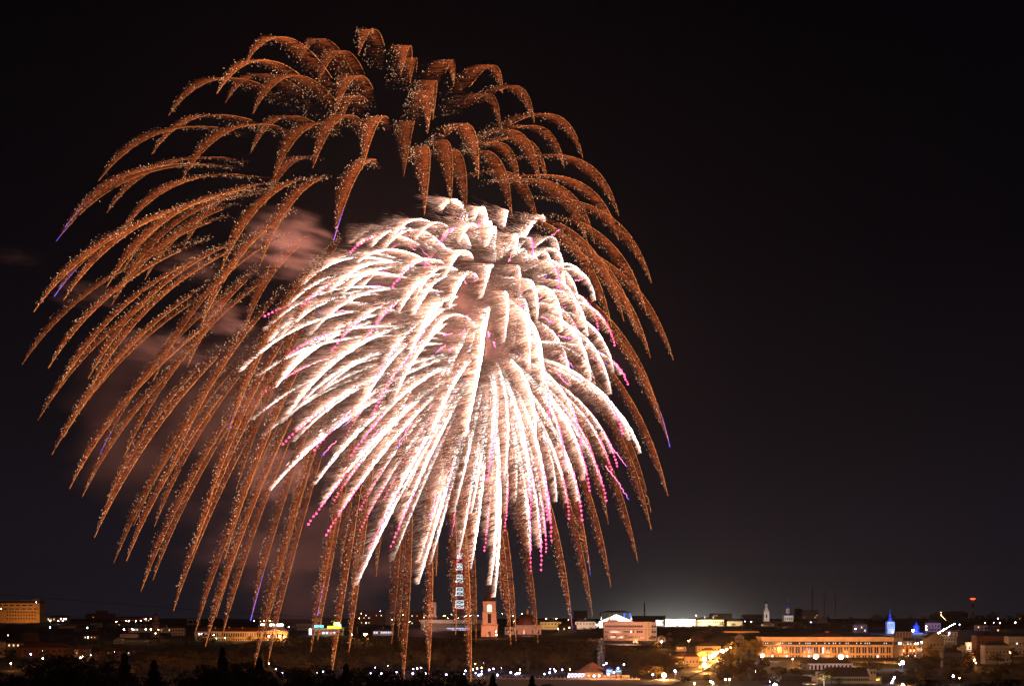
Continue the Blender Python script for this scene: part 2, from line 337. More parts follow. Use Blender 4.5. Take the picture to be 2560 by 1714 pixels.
    building('store_house', 'low white store house above the park trees left of the drifting smoke', 860, 893, 1567, 1586, M_panel, 'hip', 3, M_roofd)
    building('shop', 'dark roofed shop with blue lit windows beside the drifting smoke', 932, 982, 1576, 1587, M_white, 'hip', 8, M_roofd, chim=1, wins=[(1580, 8, 4, 4.5, None, .8, emit('blue_shop_window', (.5, .6, 1), 1.6, 'NONE'))])
    t, k, Y = building('theatre', 'long grey theatre with a pale cornice and a bluish lit entrance', 1052, 1242, 1557, 1588, M_dark, rh=9, rmat=M_panel, dep=60, Y=1240, down=4)
    m = MB(k)
    for i in range(16): a = -24 + 3.2 * i; m.box(a, a + 1.2, -3, -2, 8, 17)
    m.build('colonnade', M_white, t)
    MB(k).box(-30, 28, -3.4, -.5, 17.2, 19.4).build('entrance_canopy', emit('blue_white_strip', (.45, .65, 1), 1.2), t)
    windows(t, k, -24, 25, 12, 8, 4.5, 7, .8, emit('blue_foyer', (.55, .65, 1), 1.6))
    t2 = MB(k).box(-88, -74, -2, 10, 26, 40).build('side_tower', M_panel, t)
    # far church tower in the smoke (pink)
    t = thing('bell_tower', 'pale pink two tier bell tower half veiled by spark trails left of the lattice mast', 'tower', P(1081, 1566, 1250)); k = S(1250)
    MB(k).box(-11.5, 11.5, 0, 20, -6, 25).build('lower_tier', M_pink, t); MB(k).box(-12.6, 12.6, -1, 21, 25.1, 27).build('cornice', M_white, t)
    MB(k).box(-9, 9, 1.5, 18, 27.1, 52).build('upper_tier', M_pink, t); MB(k).box(-10.4, 10.4, .5, 19, 52.1, 54).build('cornice', M_white, t)
    MB(k).box(-9, 9, 2, 17, 54.1, 62).build('attic', M_pink, t); MB(k).lathe(0, 10, [(8, 62.1), (5, 66), (1.4, 68), (1.6, 70), (.2, 76)], 10).build('spire', M_roofr, t)
    for z, hh in ((40, 15), (12, 14)): windows(t, k, -3.4, 3.4, z, 1, 5.4, hh, y=0 if z < 20 else 1.5)
    m = MB(k)
    for x in (-8.2, -5, 5, 8.2): m.box(x - .7, x + .7, .7, 1.6, 28, 51); m.box(x * 1.25 - .8, x * 1.25 + .8, -.8, .1, 0, 24.5)
    m.build('pilasters', M_white, t)
    flood(1081, 1592, 1210, 1081, 1540, 1250, PNK, 16000, 8)

def tv_tower():
    Y = 1500; k = S(Y); t = thing('television_tower', 'tall lattice television tower in lit white and red bands behind the spark trails', 'tower', P(1149, 1566, Y))
    z0, z1 = 0, 250
    def hw(z): return 12.5 - 9.5 * (z / z1) ** .8
    bands = [(0, 40, 'r'), (40, 47, 'r'), (47, 66, 'w'), (66, 78, 'r'), (78, 98, 'w'), (98, 112, 'r'), (112, 130, 'w'), (130, 142, 'r'), (142, 158, 'w'), (158, 170, 'r'), (170, 184, 'w'), (184, 200, 'r'), (200, 215, 'w'), (215, 250, 'r')]
    MW = bpy.data.materials.new('glowing_white_lattice'); MW.use_nodes = True
    b = MW.node_tree.nodes['Principled BSDF']; b.inputs['Base Color'].default_value = (.7, .72, .72, 1); b.inputs['Emission Color'].default_value = (.72, .95, 1, 1); b.inputs['Emission Strength'].default_value = 1.25; MW.cycles.emission_sampling = 'NONE'  # emission on the white steel stands in for the tower lighting
    MR = bpy.data.materials.new('glowing_red_lattice'); MR.use_nodes = True
    b = MR.node_tree.nodes['Principled BSDF']; b.inputs['Base Color'].default_value = (.45, .04, .03, 1); b.inputs['Emission Color'].default_value = (1, .10, .10, 1); b.inputs['Emission Strength'].default_value = .30; MR.cycles.emission_sampling = 'NONE'  # red steel with a weak glow put into it, as if lit
    for a_, c_, kind in bands:
      m = MB(k); r = .62 if kind == 'w' else .45; nb_ = max(1, round((c_ - a_) / 9))
      for s_ in range(nb_):
        a = a_ + (c_ - a_) * s_ / nb_; c = a_ + (c_ - a_) * (s_ + 1) / nb_; w0, w1 = hw(a), hw(c)
        q0 = [(-w0, -w0), (w0, -w0), (w0, w0), (-w0, w0)]; q1 = [(-w1, -w1), (w1, -w1), (w1, w1), (-w1, w1)]
        for i in range(4):
            j = (i + 1) % 4
            m.bar((*q0[i], a), (*q1[i], c), r, 4); m.bar((*q0[i], a), (*q1[j], c), r * .38, 3); m.bar((*q0[j], a), (*q1[i], c), r * .38, 3)
            m.bar((*q1[i], c), (*q1[j], c), r, 4); m.bar((*q0[i], a + .4), (*q0[j], a + .4), r, 4)
      m.build('white_lattice' if kind == 'w' else 'red_lattice', MW if kind == 'w' else (MR if a_ >= 47 else M_redm), t)
    MB(k).bar((0, 0, 250), (0, 0, 290), .9, 6).build('antenna', M_redm, t)
    for z in (78, 112, 142): 
        for sx in (-1, 1): MB(k).lathe(sx * (hw(z) + 1), -hw(z), [(.2, z), (.9, z + .5), (.9, z + 1.2), (.2, z + 1.8)], 6).build('tower_lamp', emit('tower_white_lamp', (1, .95, .9), 8, 'NONE'), t)
    m = MB(k)
    w = hw(47)
    for s_ in (-1, 1): m.bar((-w, s_ * w, 46), (w, s_ * w, 46), .8, 4)
    m.build('red_light_ring', emit('red_ring', (1, .06, .08), 1.5, 'NONE'), t)

def great_bell_tower():
    Y = 1085; k = S(Y); t = thing('church_bell_tower', 'floodlit orange pink bell tower with a dark conical roof and glowing arched belfry', 'tower', P(1223.5, 1590, Y))
    MB(k).box(-20.5, 20.5, 0, 40, -8, 28).build('lower_tier', M_pink, t); MB(k).box(-22, 22, -1.4, 41.5, 28.1, 30).build('lower_cornice', M_pink, t)
    MB(k).box(-17.5, 17.5, 3, 37, 30.1, 60).build('middle_tier', M_pink, t); MB(k).box(-18.6, 18.6, 1.8, 38.4, 60.1, 62).build('middle_cornice', M_pink, t)
    # belfry: four piers + arches
    m = MB(k)
    for (xa, xb) in ((-15.5, -6), (6, 15.5)):
        for (ya, yb) in ((4.5, 13), (27, 36)): m.box(xa, xb, ya, yb, 62.1, 86)
    for ya, yb in ((4.6, 9), (31, 35.9)):
        n = 8
        for i in range(n):
            a = math.pi * i / n; a2 = math.pi * (i + 1) / n; x0, x1 = -6 * math.cos(a), -6 * math.cos(a2); zz = 74 + 6 * max(math.sin(a), math.sin(a2)); m.box(x0, x1, ya, yb, zz, 86)
    for xa, xb in ((-15.4, -11), (11, 15.4)):
        n = 8
        for i in range(n):
            a = math.pi * i / n; a2 = math.pi * (i + 1) / n; y0, y1 = 20 - 7 * math.cos(a), 20 - 7 * math.cos(a2); zz = 74 + 6 * max(math.sin(a), math.sin(a2)); m.box(xa, xb, y0, y1, zz, 86)
    m.build('belfry', M_pink, t); MB(k).box(-16.8, 16.8, 3.4, 37.2, 86.1, 88).build('belfry_cornice', M_pink, t)
    MB(k).box(-8, 8, 15, 25, 62.1, 84).build('lit_belfry_core', emit('belfry_light', (1, .80, .48), 2.2), t)
    MB(k).lathe(0, 20, [(18.5, 88.1), (15.5, 91), (12, 96), (8.5, 101), (5.5, 107), (3.6, 114), (2.2, 121), (1, 130), (.4, 134)], 8, R(22.5)).build('conical_roof', M_roofr, t)
    MB(k).lathe(0, 20, [(.1, 134), (1, 135), (.1, 136.2)], 8).bar((0, 20, 136), (0, 20, 142), .3).bar((-1.6, 20, 140), (1.6, 20, 140), .3).build('cross', M_gold, t)
    m = MB(k)
    for x in (-15.2, -11.8, 11.8, 15.2): m.box(x - 1.1, x + 1.1, 2, 3.1, 31, 59.5)
    for x in (-18, -14.6, 14.6, 18): m.box(x - 1.2, x + 1.2, -1, .1, 1, 27.5)
    m.build('pilasters', M_pink, t)
    windows(t, k, -4, 4, 45, 1, 8.5, 23, y=3); windows(t, k, -3.5, 3.5, 6, 1, 7, 13)
    flood(1208, 1600, Y - 38, 1220, 1545, Y, (1, .36, .18), 9000, 6); flood(1246, 1602, Y - 30, 1228, 1540, Y, (1, .36, .18), 6500, 6); flood(1186, 1580, Y - 60, 1222, 1510, Y, (1, .38, .20), 12000, 6)

def domed_church():
    Y = 1130; k = S(Y); t = thing('domed_church', 'low pink church with a wide dark red dome and a small gilt lantern', 'church', P(1319, 1584, Y))
    MB(k).box(-34, 34, 0, 62, -8, 20).build('wall', M_pink, t); MB(k).box(-35, 35, -1, 63, 20.1, 21.6).build('cornice', M_white, t)
    MB(k).lathe(0, 31, [(29, 21.7), (29, 25), (28, 32), (24, 39), (18, 44.5), (10, 48.5), (3, 50)], 20).build('dome', M_roofr, t)
    MB(k).lathe(0, 31, [(2.6, 50), (2.6, 54), (3.4, 55), (3, 57.5), (1, 60), (.3, 64)], 10).build('lantern', M_gold, t)
    for x in (-27, -9, 12, 27): windows(t, k, x - 3, x + 3, 5, 1, 4.2, 10)
    flood(1318, 1600, Y - 40, 1318, 1572, Y, (1, .45, .3), 9000, 10)
    building('arcade_house', 'blue grey arcade house beside the domed church', 1262, 1290, 1566, 1586, M_panel, 'hip', 4, M_roofd, wins=[(1574, 4, 4, 5)])
    b, k, Y = building('barracks', 'long yellow building with a dark roof and dormers right of the domed church', 1350, 1403, 1553.5, 1570, M_yellow, 'hip', 9, M_roofd, Y=1290, wins=[(1558.5, 6, 3, 3.4)], chim=2)
    b2, k, Y = building('barracks', 'pale pink lit wing with a dark roof left of the white gabled theatre', 1438, 1489, 1553, 1570, M_white, 'hip', 8, M_roofd, Y=1290, wins=[(1558, 6, 2.4, 3.4)], chim=1)
    flood(1376, 1578, Y - 26, 1376, 1560, Y, (1, .62, .3), 6000, 6); flood(1466, 1578, Y - 26, 1466, 1560, Y, (1, .62, .42), 7000, 6)
    b, k, Y = building('house', 'dark house with a half round dormer window in front of the long yellow building', 1396, 1442, 1563, 1580, M_dark, 'hip', 8, M_roofd, Y=1180, wins=[(1571, 5, 3, 4, None, .4, L_warm)])
    MB(k).lathe(-2, -1, [(4.5, 18.5), (4.5, 19)], 12).build('dormer', M_tan, b)
    building('tower_block', 'dim tower block on the skyline behind the long yellow building', 1434, 1468, 1526, 1552, M_grey, rh=1, Y=2100, wins=[(1531 + 5 * i, 8, 1.6, 2) for i in range(4)])

def theatre_and_office():
    Y = 1330; k = S(Y); t = thing('gabled_theatre', 'brilliantly floodlit white building with a broad triangular pediment', 'building', P(1541, 1570, Y))
    MB(k).box(-44, 44, 0, 50, -6, 16).build('wall', M_white, t); MB(k).gablef(-46, 46, -2, 46, 16.1, 20).build('pediment', M_white, t)
    MB(k).box(-64, -44.2, 4, 40, -6, 12).build('side_wing', M_white, t)
    m = MB(k)
    for x in (-38, 38): m.lathe(x, 2, [(1.8, 22), (2.2, 26), (.5, 30), (.2, 33)], 8)
    m.build('finials', M_white, t)
    flood(1512, 1572, Y - 20, 1528, 1556, Y, WHT, 16000, 6); flood(1570, 1572, Y - 20, 1554, 1556, Y, WHT, 16000, 6); flood(1480, 1570, Y - 30, 1484, 1560, Y, WHT, 5000, 4)
    t, k, Y = building('fly_tower', 'dark stage house with two blue lit signs behind the white pediment', 1502, 1578, 1530, 1560, stucco('stage_house_dark', (.035, .035, .04)), 'hip', 5, M_roofd, Y=1450)
    for x in (19, 33): MB(k).box(x, x + 3.5, -1, -.2, 19, 28).build('lit_sign', emit('blue_lit_panel', (.03, .12, 1), 2.4), t)
    t, k, Y = building('office_building', 'pink four storey office building with ribbon windows and an orange stair tower', 1510, 1627, 1553.5, 1602, M_pink, rh=1, dep=34, Y=1040, down=10,
        wins=[(1564.5, 18, 4.4, 5, (1512, 1607)), (1578, 18, 4.4, 5, (1512, 1607), .08), (1591.5, 18, 4.4, 5, (1512, 1607))])
    MB(k).box(58.6, 73, -1, 33, -10, 48).build('stair_wing', M_panel, t)
    MB(k).box(41.5, 58.4, -1.2, 12, -10, 49.2).build('stair_tower', M_tan, t)
    m = MB(k)
    for x in (42.5, 50, 57.4): m.box(x - 1, x + 1, -2.2, -1.3, -8, 48)
    m.build('stair_fins', M_yellow, t)
    windows(t, k, 60, 72, 37, 2, 4.6, 5, y=-1); windows(t, k, 60, 72, 24, 2, 4.6, 5, y=-1); windows(t, k, 60, 72, 11, 2, 4.6, 5, y=-1)
    MB(k).box(-48, -24, 6, 20, 49.6, 54).build('plant_room', M_pink, t); MB(k).bar((-44, 9, 54), (-44, 9, 74), 1.2).build('flue', M_dark, t)
    flood(1570, 1622, Y - 60, 1560, 1575, Y, PNK, 70000, 16); flood(1622, 1606, Y - 26, 1620, 1578, Y, SOD, 4200, 5)
    t = thing('factory_chimney', 'red and white banded chimney on the skyline above the pink office building', 'chimney', P(1611, 1560, 1900)); k = S(1900)
    MB(k).lathe(0, 0, [(2.6, -4), (2.0, 32)], 10).build('white_shaft', M_panel, t); MB(k).lathe(0, 0, [(2.0, 32.1), (1.4, 54)], 10).build('red_shaft', M_redm, t)
    # stadium / floodlit building
    b, k, Y = building('arena', 'overexposed white arena facade under dazzling floodlights', 1664, 1738, 1547, 1568, M_white, rh=.8, dep=40, Y=1420)
    for x in (1672, 1690, 1708, 1726): flood(x, 1572, Y - 34, x, 1556, Y, WHT, 70000, 6)
    building('gallery', 'pale curved gallery between the pink office building and the dazzling arena', 1640, 1664, 1549, 1566, M_white, rh=.8, Y=1440, wins=[(1555, 2, 3, 4)])
    b, k, Y = building('long_hall', 'long cream hall with small windows and a dark roof right of the dazzling arena', 1738.5, 1810, 1548, 1563, M_yellow, 'hip', 6, M_roofd, Y=1430, chim=2, wins=[(1554, 12, 2, 3.2)])
    flood(1770, 1569, Y - 30, 1772, 1555, Y, (1, .80, .5), 3500, 6)
    b, k, Y = building('long_hall', 'short cream hall with a dark hipped roof beyond the long cream hall', 1819, 1856, 1552, 1564, M_yellow, 'hip', 6, M_roofd, Y=1430)
    flood(1836, 1570, Y - 24, 1836, 1558, Y, (1, .72, .42), 3000, 5)
    building('rooftop_block', 'dim flat block with two lamps on the skyline above the long cream hall', 1777, 1830, 1534, 1548, M_tan, rh=1.4, Y=1900, wins=[(1538, 9, 2.4, 2.4, None, .2, L_amber)])
    building('rooftop_block', 'dim low block on the skyline left of the white baroque tower', 1858, 1908, 1536, 1552, M_grey, rh=1, Y=2000, wins=[(1541, 10, 2, 2)])
    building('stand', 'dark low stand with floodlamps along its roof beside the arena', 1578, 1664, 1539, 1552, M_dark, rh=1, Y=1700)

def right_churches():
    Y = 1700; k = S(Y); t = thing('baroque_tower', 'slim white baroque bell tower standing on the right skyline', 'tower', P(1916.5, 1552, Y))
    MB(k).box(-6.8, 6.8, 0, 13, -8, 24).build('lower_tier', M_white, t); MB(k).lathe(0, 6.5, [(7.6, 24.1), (7.4, 25), (5.6, 30), (4.2, 33)], 8, R(22.5)).build('shoulder', M_white, t)
    MB(k).box(-2.6, 2.6, 4, 9, 33.1, 43).build('upper_tier', M_white, t); MB(k).lathe(0, 6.5, [(3, 43.1), (3.4, 45), (1.4, 48), (.5, 52), (.2, 59)], 8).build('spire', M_roofd, t)
    windows(t, k, -2, 2, 13, 1, 3.4, 8.5); windows(t, k, -1.2, 1.2, 38, 1, 1.6, 6, y=4)
    flood(1916, 1553, Y - 40, 1916, 1535, Y, (1, .76, .66), 8000, 5)
    t = thing('blue_domed_church', 'white church with a small dark blue onion dome on the right skyline', 'church', P(1972, 1551, Y))
    MB(k).box(-11.5, 11.5, 0, 22, -8, 13.5).build('wall', M_white, t); MB(k).hip(-12.5, 12.5, -1, 23, 13.6, 7.5, 8).build('roof', M_blue, t)
    MB(k).lathe(0, 11, [(4.4, 19), (4.4, 31)], 12).build('drum', M_white, t)
    MB(k).lathe(0, 11, [(4.6, 31.1), (3.2, 33), (4.4, 36), (4, 39), (1.6, 42.5), (.4, 45)], 12).build('onion_dome', M_blue, t); MB(k).bar((0, 11, 45), (0, 11, 57), .35).bar((-1.6, 11, 53), (1.6, 11, 53), .3).build('cross', M_gold, t)
    windows(t, k, -10, 10, 5, 4, 2.6, 5); windows(t, k, -3, 3, 25, 2, 1.2, 7, y=6.6)
    flood(1972, 1553, Y - 36, 1972, 1538, Y, (1, .74, .66), 8000, 6)
    t, k, Y = building('apartment_block', 'pale concrete apartment block with a lattice mast behind the blue domed church', 2006.5, 2047, 1527, 1550, M_panel, rh=.8, Y=1900, wins=[(1532 + 5 * i, 7, 2.2, 2.2, None, .06, L_amber) for i in range(4)])
    m = MB(k)
    for i in range(6): m.box(-19 + 6.6 * i, -16 + 6.6 * i, 1, 5, 24, 26.5)
    m.build('roof_cabins', M_dark, t)
    building('tower_block', 'dark tower block between the blue domed church and the concrete block', 1988, 2005, 1521, 1550, M_dark, rh=.8, Y=2300)
    for x, yt_, r, lab, mat_ in ((2031, 1466, 2.6, 'dark lattice mast above the pale concrete apartment block', M_redm), (2061, 1480, 1.2, 'thin dark radio mast nearest the pale concrete apartment block', M_metal), (2088, 1487, 1.2, 'thin dark radio mast farthest right on the church skyline', M_metal)):
        Y = 2200; k = S(Y); t = thing('radio_mast', lab, 'mast', P(x, 1548, Y)); H = 1548 - yt_; m = MB(k)
        for i in range(3):
            a = 2.09 * i; m.bar((r * math.cos(a), r * math.sin(a), -6), (r * .5 * math.cos(a), r * .5 * math.sin(a), H), .32, 4)
        n = 12
        for j in range(n):
            z0, z1 = H * j / n, H * (j + 1) / n
            for i in range(3):
                a, b = 2.09 * i, 2.09 * (i + 1); q0 = r * (1 - .5 * j / n); q1 = r * (1 - .5 * (j + 1) / n)
                m.bar((q0 * math.cos(a), q0 * math.sin(a), z0), (q1 * math.cos(b), q1 * math.sin(b), z1), .2, 3)
        m.build('lattice_shaft', mat_, t); MB(k).bar((0, 0, H), (0, 0, H + 6), .3, 4).build('antenna', M_metal, t)
    building('house', 'house with a pale front gable on the hill right of the concrete block', 2044, 2069, 1550, 1557, M_tan, 'gablef', 7, M_roofb, Y=1560)
    building('shed', 'bluish shed with a lamp left of the pale gabled hill house', 2024, 2043, 1550, 1558, M_panel, 'hip', 3, M_roofd, Y=1580, cat='shed')
    b, k, Y = building('cottage', 'small orange cottage with a front gable under the baroque tower', 1906, 1935, 1559, 1566, M_tan, 'gablef', 5, M_roofr, Y=1420, wins=[(1562, 5, 1.8, 2.6)])
    flood(1918, 1570, Y - 20, 1918, 1560, Y, SOD, 1500, 3)
    b, k, Y = building('depot', 'long low orange depot with a rusty roof below the skyline churches', 1810, 1898, 1577, 1588, M_yellow, 'hip', 6, M_roofr, Y=1180, wins=[(1582, 16, 2, 2.6)])
    flood(1850, 1594, Y - 24, 1855, 1580, Y, SOD, 9000, 8)
    building('cottage', 'dark brick cottage group under the blue domed church', 1955, 1985, 1562, 1572, M_brick, 'hip', 6, M_roofb, Y=1330, wins=[(1567, 4, 2, 2.6, None, .2)])

def government():
    t, k, Y = building('government_palace', 'long orange lit government building with a colonnade of tall pilasters and a deep cornice', 1907, 2233, 1603, 1649, M_tan, rh=.8, dep=60, Y=860, down=14)
    hw = 163
    MB(k).add([(-hw - 6, -7, 58), (hw, -7, 58), (hw, 60, 58), (-hw - 6, 60, 58), (-hw, -3, 46.9), (hw, -3, 46.9), (hw, 56, 46.9), (-hw, 56, 46.9)],
              [(0, 1, 2, 3), (7, 6, 5, 4), (0, 4, 5, 1), (1, 5, 6, 2), (2, 6, 7, 3), (3, 7, 4, 0)]).build('cornice', M_tan, t)
    MB(k).box(-hw, hw, -2.4, -.3, 35, 38).build('frieze', M_tan, t); MB(k).box(-hw, hw, -2.6, -.3, -3, 2.2).build('plinth', M_tan, t)
    n = 21
    for i in range(n + 1):
        x = -hw + 4 + (2 * hw - 8) * i / n
        MB(k).box(x - 1.7, x + 1.7, -2.6, -.2, 2.3, 34.9).build('pilaster', M_tan, t)
    MB(k).box(-hw + 2, hw - 2, -.6, -.1, 38.6, 46).build('glazed_strip', M_glass, t)
    windows(t, k, -hw + 4, hw - 4, 42.3, 60, 2.2, 3.2, .38, emit('strip_lights', (1, .85, .75), 1.1, 'NONE'), y=-.5, name='lit_pane')
    w0 = (2 * hw - 8) / n
    for i in range(n):
        x = -hw + 4 + w0 * (i + .5)
        for dx in (-2.9, 2.9): windows(t, k, x + dx - 1, x + dx + 1, 25, 1, 4.2, 15.5, .05); 
        for dx in (-2.9, 2.9): windows(t, k, x + dx - 1, x + dx + 1, 8.5, 1, 4.2, 8, .10, L_cool)
    MB(k).box(hw + .3, hw + 23, -4, 60, -12, 57).build('side_block', M_dark, t); windows(t, k, hw + 1, hw + 20, 42, 2, 8.5, 6.5, .5, L_cool, y=-4)
    m = MB(k); m.lathe(5, 40, [(46, 58.3), (40, 61), (28, 64.5), (14, 67), (3, 68)], 24); m.build('domed_roof', M_roofr, t)
    MB(k).box(2, 12, 34, 44, 67.5, 73).build('roof_lantern', M_brick, t)
    for x in (1935, 1985, 2040, 2102, 2160, 2210): flood(x, 1690, Y - 46, x, 1622, Y, SOD, 10500, 8)
    # in front
    t, k, Y = building('white_hall', 'white two storey hall with tall windows in front of the government building', 2004, 2132, 1657, 1690, M_white, 'hip', 9, M_roofb, Y=740, dep=28, wins=[(1667, 13, 4.6, 11, (2006, 2130)), (1683, 9, 3, 4, (2006, 2130), .12)])
    flood(2050, 1716, Y - 60, 2060, 1670, Y, (1, .62, .55), 18000, 12)
    t, k, Y = building('apartment_house', 'pale apartment house with a dark mansard roof and dormers at the bottom right', 2044, 2204, 1690, 1722, M_panel, 'hip', 22, M_roofd, Y=600, dep=60,
        wins=[(1697, 22, 3.4, 4.4, (2080, 2200)), (1709, 22, 3.4, 4.4, (2080, 2200)), (1697, 3, 4, 3.4, (2046, 2064)), (1706, 3, 4, 3.4, (2046, 2064))])
    MB(k).box(50, 66, -2, 24, 20, 51).build('turret', M_panel, t); windows(t, k, 51, 65, 42, 2, 4, 6, y=-2); MB(k).hip(49, 67, -3, 25, 51.1, 6).build('turret_roof', M_roofd, t)
    MB(k).box(-80.2, -62, -1, 20, 8, 44).build('end_gable', M_panel, t)
    flood(2060, 1740, Y - 30, 2080, 1700, Y, (1, .85, .6), 2600, 8)
    building('kiosk', 'small lit kiosk under the pale apartment house', 2010, 2044, 1706, 1720, M_tan, 'hip', 4, M_roofb, Y=590, wins=[(1711, 2, 7, 5, None, 1, L_warm)])
    t, k, Y = building('entrance_porch', 'low porch with a sloping canopy at the right end of the government building', 2214, 2246, 1652, 1668, M_tan, 'gable', 4, M_roofb, Y=800)
    MB(k).box(4, 12, -1, -.2, 0, 12).build('lit_door', emit('green_lit_door', (.6, .8, .05), .8), t)

def yellow_street():
    for (x0, x1, yt, yb, lab, w, rm, rh, pw) in (
        (1742, 1802, 1614, 1632, 'yellow street house with a brown roof at the top of the lamp lined street', M_yellow, M_roofb, 8, 3000),
        (1756, 1788, 1625, 1640, 'small brown roofed house halfway down the lamp lined street', M_ochre, M_roofb, 7, 1200),
        (1742, 1766, 1632, 1652, 'narrow ochre house just above the lowest lamps of the street', M_ochre, M_roofr, 6, 1200),
        (1712, 1748, 1640, 1668, 'bright yellow house with small windows at the foot of the lamp lined street', M_yellow, M_roofr, 8, 3600),
        (1688, 1722, 1640, 1661, 'yellow house with a red roof left of the lamp lined street', M_yellow, M_roofr, 9, 2600),
        (1690, 1716, 1615, 1628, 'pale house with a dark roof above the yellow street houses', M_tan, M_roofd, 8, 900),
        (1644, 1664, 1592, 1604, 'low grey shed by the orange lamp right of the pink office building', M_grey, M_roofd, 4, 0),
        (1838, 1860, 1590, 1604, 'pinkish gabled house among trees left of the government building', M_pink, M_roofb, 6, 300),
        (1728, 1760, 1592, 1600, 'dark gabled house left of the tree covered slope', M_brick, M_roofd, 6, 0)):
        b, k, Y = building('street_house', lab, x0, x1, yt, yb, w, 'gablef' if (x1 - x0) < 25 else 'hip', rh, rm, wins=[((yt + yb) / 2 - 1, max(2, int((x1 - x0) / 8)), 2.6, 4.4)])
        if pw: flood((x0 + x1) / 2 + 3, yb + 8, Y - 22, (x0 + x1) / 2, (yt + yb) / 2, Y, SOD, pw, 4)

def right_hill():
    Y = 1160; k = S(Y)
    t = thing('blue_lit_bell_tower', 'white bell tower topped by a vivid blue lit dome and spire', 'tower', P(2227.5, 1592, Y))
    MB(k).box(-8.6, 8.6, 0, 17, -10, 39).build('white_shaft', M_white, t)
    m = MB(k)
    for x in (-8, -3, 3, 8): m.box(x - .8, x + .8, -.8, .1, 2, 38)
    m.build('pilasters', M_white, t); windows(t, k, -7.5, 7.5, 28, 3, 2, 14); windows(t, k, -7.5, 7.5, 11, 3, 2, 9)
    MB(k).lathe(0, 8.5, [(6, 39.1), (6.2, 42), (5, 46), (3, 49), (1.7, 50.5), (1.8, 54), (2.4, 56), (1.3, 58.5), (.9, 61.5), (1.1, 63.5), (.2, 71)], 10).build('blue_dome', M_blue, t)
    flood(2227, 1596, Y - 40, 2227, 1573, Y, (.8, .86, 1), 9000, 5); flood(2222, 1560, Y - 30, 2227, 1545, Y, (.03, .2, 1), 16000, 4)
    t = thing('blue_lit_church', 'white church with a glowing blue dome beside the climbing street', 'church', P(2295, 1596, Y))
    MB(k).box(-13, 13, 0, 28, -8, 14).build('wall', M_white, t); MB(k).box(-14, 14, -1, 29, 14.1, 16).build('cornice', M_blue, t)
    MB(k).lathe(0, 13, [(7.6, 16.1), (7.6, 24), (8.4, 27), (7.4, 32), (4, 36), (1.4, 38), (.4, 44)], 12).build('blue_dome', M_blue, t)
    windows(t, k, -11, 11, 6, 4, 2.4, 6)
    flood(2295, 1600, Y - 36, 2295, 1590, Y, (.85, .85, 1), 7000, 5); flood(2290, 1576, Y - 26, 2295, 1568, Y, (.02, .15, 1), 22000, 4)
    t, k, Y = building('ornate_house', 'ornate brick and white corner house lit orange beside the crossing lamps', 2253, 2291, 1613, 1640, M_brick, rh=1, rmat=M_yellow, Y=880, wins=[(1625, 4, 4, 7, None, .5)])
    m = MB(k)
    for x in (-18, -9, 0, 9, 18): m.box(x - 1.6, x + 1.6, -.8, -.1, 0, 27)
    for x in (-14, 12): m.box(x - 2, x + 2, 0, 4, 28.2, 33)
    m.build('white_trim', M_yellow, t); flood(2275, 1660, Y - 24, 2272, 1626, Y, SOD, 12000, 5)
    t, k, Y = building('white_house', 'cream two storey house with a parapet lit warm on the right', 2417, 2442, 1606, 1628, M_white, rh=1.6, rmat=M_white, Y=930, wins=[(1618, 2, 3.4, 6)])
    MB(k).box(2, 4, 2, 4, 23.6, 30).build('chimney', M_tan, t); flood(2428, 1646, Y - 18, 2428, 1616, Y, (1, .7, .4), 7000, 3)
    for (x0, x1, yt, yb, lab, w, rf, rh, rm, lit) in (
        (2317, 2352, 1556, 1578, 'square pinkish block with a dark roof left of the climbing street', M_pink, 'hip', 6, M_roofd, 0),
        (2240, 2280, 1578, 1592, 'low pink hall behind the blue lit church', M_pink, 'hip', 3, M_roofd, 0),
        (2256, 2290, 1600, 1612, 'dark roofed building behind the ornate corner house', M_dark, 'hip', 8, M_roofd, 0),
        (2314, 2360, 1594, 1640, 'brown house with a tall side gable below the climbing street', M_dark, 'gablef', 14, M_roofd, 0),
        (2360, 2392, 1590, 1612, 'grey block right of the climbing street', M_grey, 'flat', 1, M_roofd, 0),
        (2358, 2406, 1630, 1668, 'dark house with one lit window on the lower right slope', M_dark, 'hip', 10, M_roofd, .12),
        (2396, 2416, 1618, 1642, 'narrow grey house left of the cream house', M_panel, 'gablef', 8, M_roofd, 0),
        (2442, 2520, 1589, 1632, 'wide dim apartment block with lit windows on the right', M_brick, 'flat', 1.5, M_roofd, .06),
        (2521, 2580, 1590, 1640, 'bluish grey block at the right edge with a lit window', M_panel, 'flat', 1, M_roofd, .05),
        (2462, 2524, 1612, 1660, 'dark grey house with a hipped roof in front of the wide dim block', M_grey, 'hip', 10, M_roofd, .04),
        (2374, 2394, 1578, 1590, 'low white building by the lamps of the climbing street', M_white, 'hip', 3, M_roofd, .1),
        (2545, 2570, 1533, 1550, 'pale tower block at the far right edge of the skyline', M_panel, 'flat', 1, M_roofd, .05),
        (2440, 2470, 1562, 1576, 'small dim house with an amber window on the upper right hill', M_tan, 'hip', 5, M_roofb, .3),
        (2476, 2500, 1563, 1578, 'small dim house right of the amber window house', M_brick, 'hip', 4, M_roofd, .1),
        (2132, 2168, 1560, 1580, 'dark red house with a bright window behind the government building', M_brick, 'hip', 5, M_roofd, .1),
        (2362, 2420, 1531, 1550, 'long dark block on the hill above the climbing street', M_dark, 'hip', 4, M_roofd, 0)):
        building('hill_house', lab, x0, x1, yt, yb, w, rf, rh, rm, wins=[(yt + (yb - yt) * .35, max(2, int((x1 - x0) / 8)), 3, 4, None, lit), (yt + (yb - yt) * .75, max(2, int((x1 - x0) / 8)), 3, 4, None, lit)], Y=None if yb > 1552 else 1900)
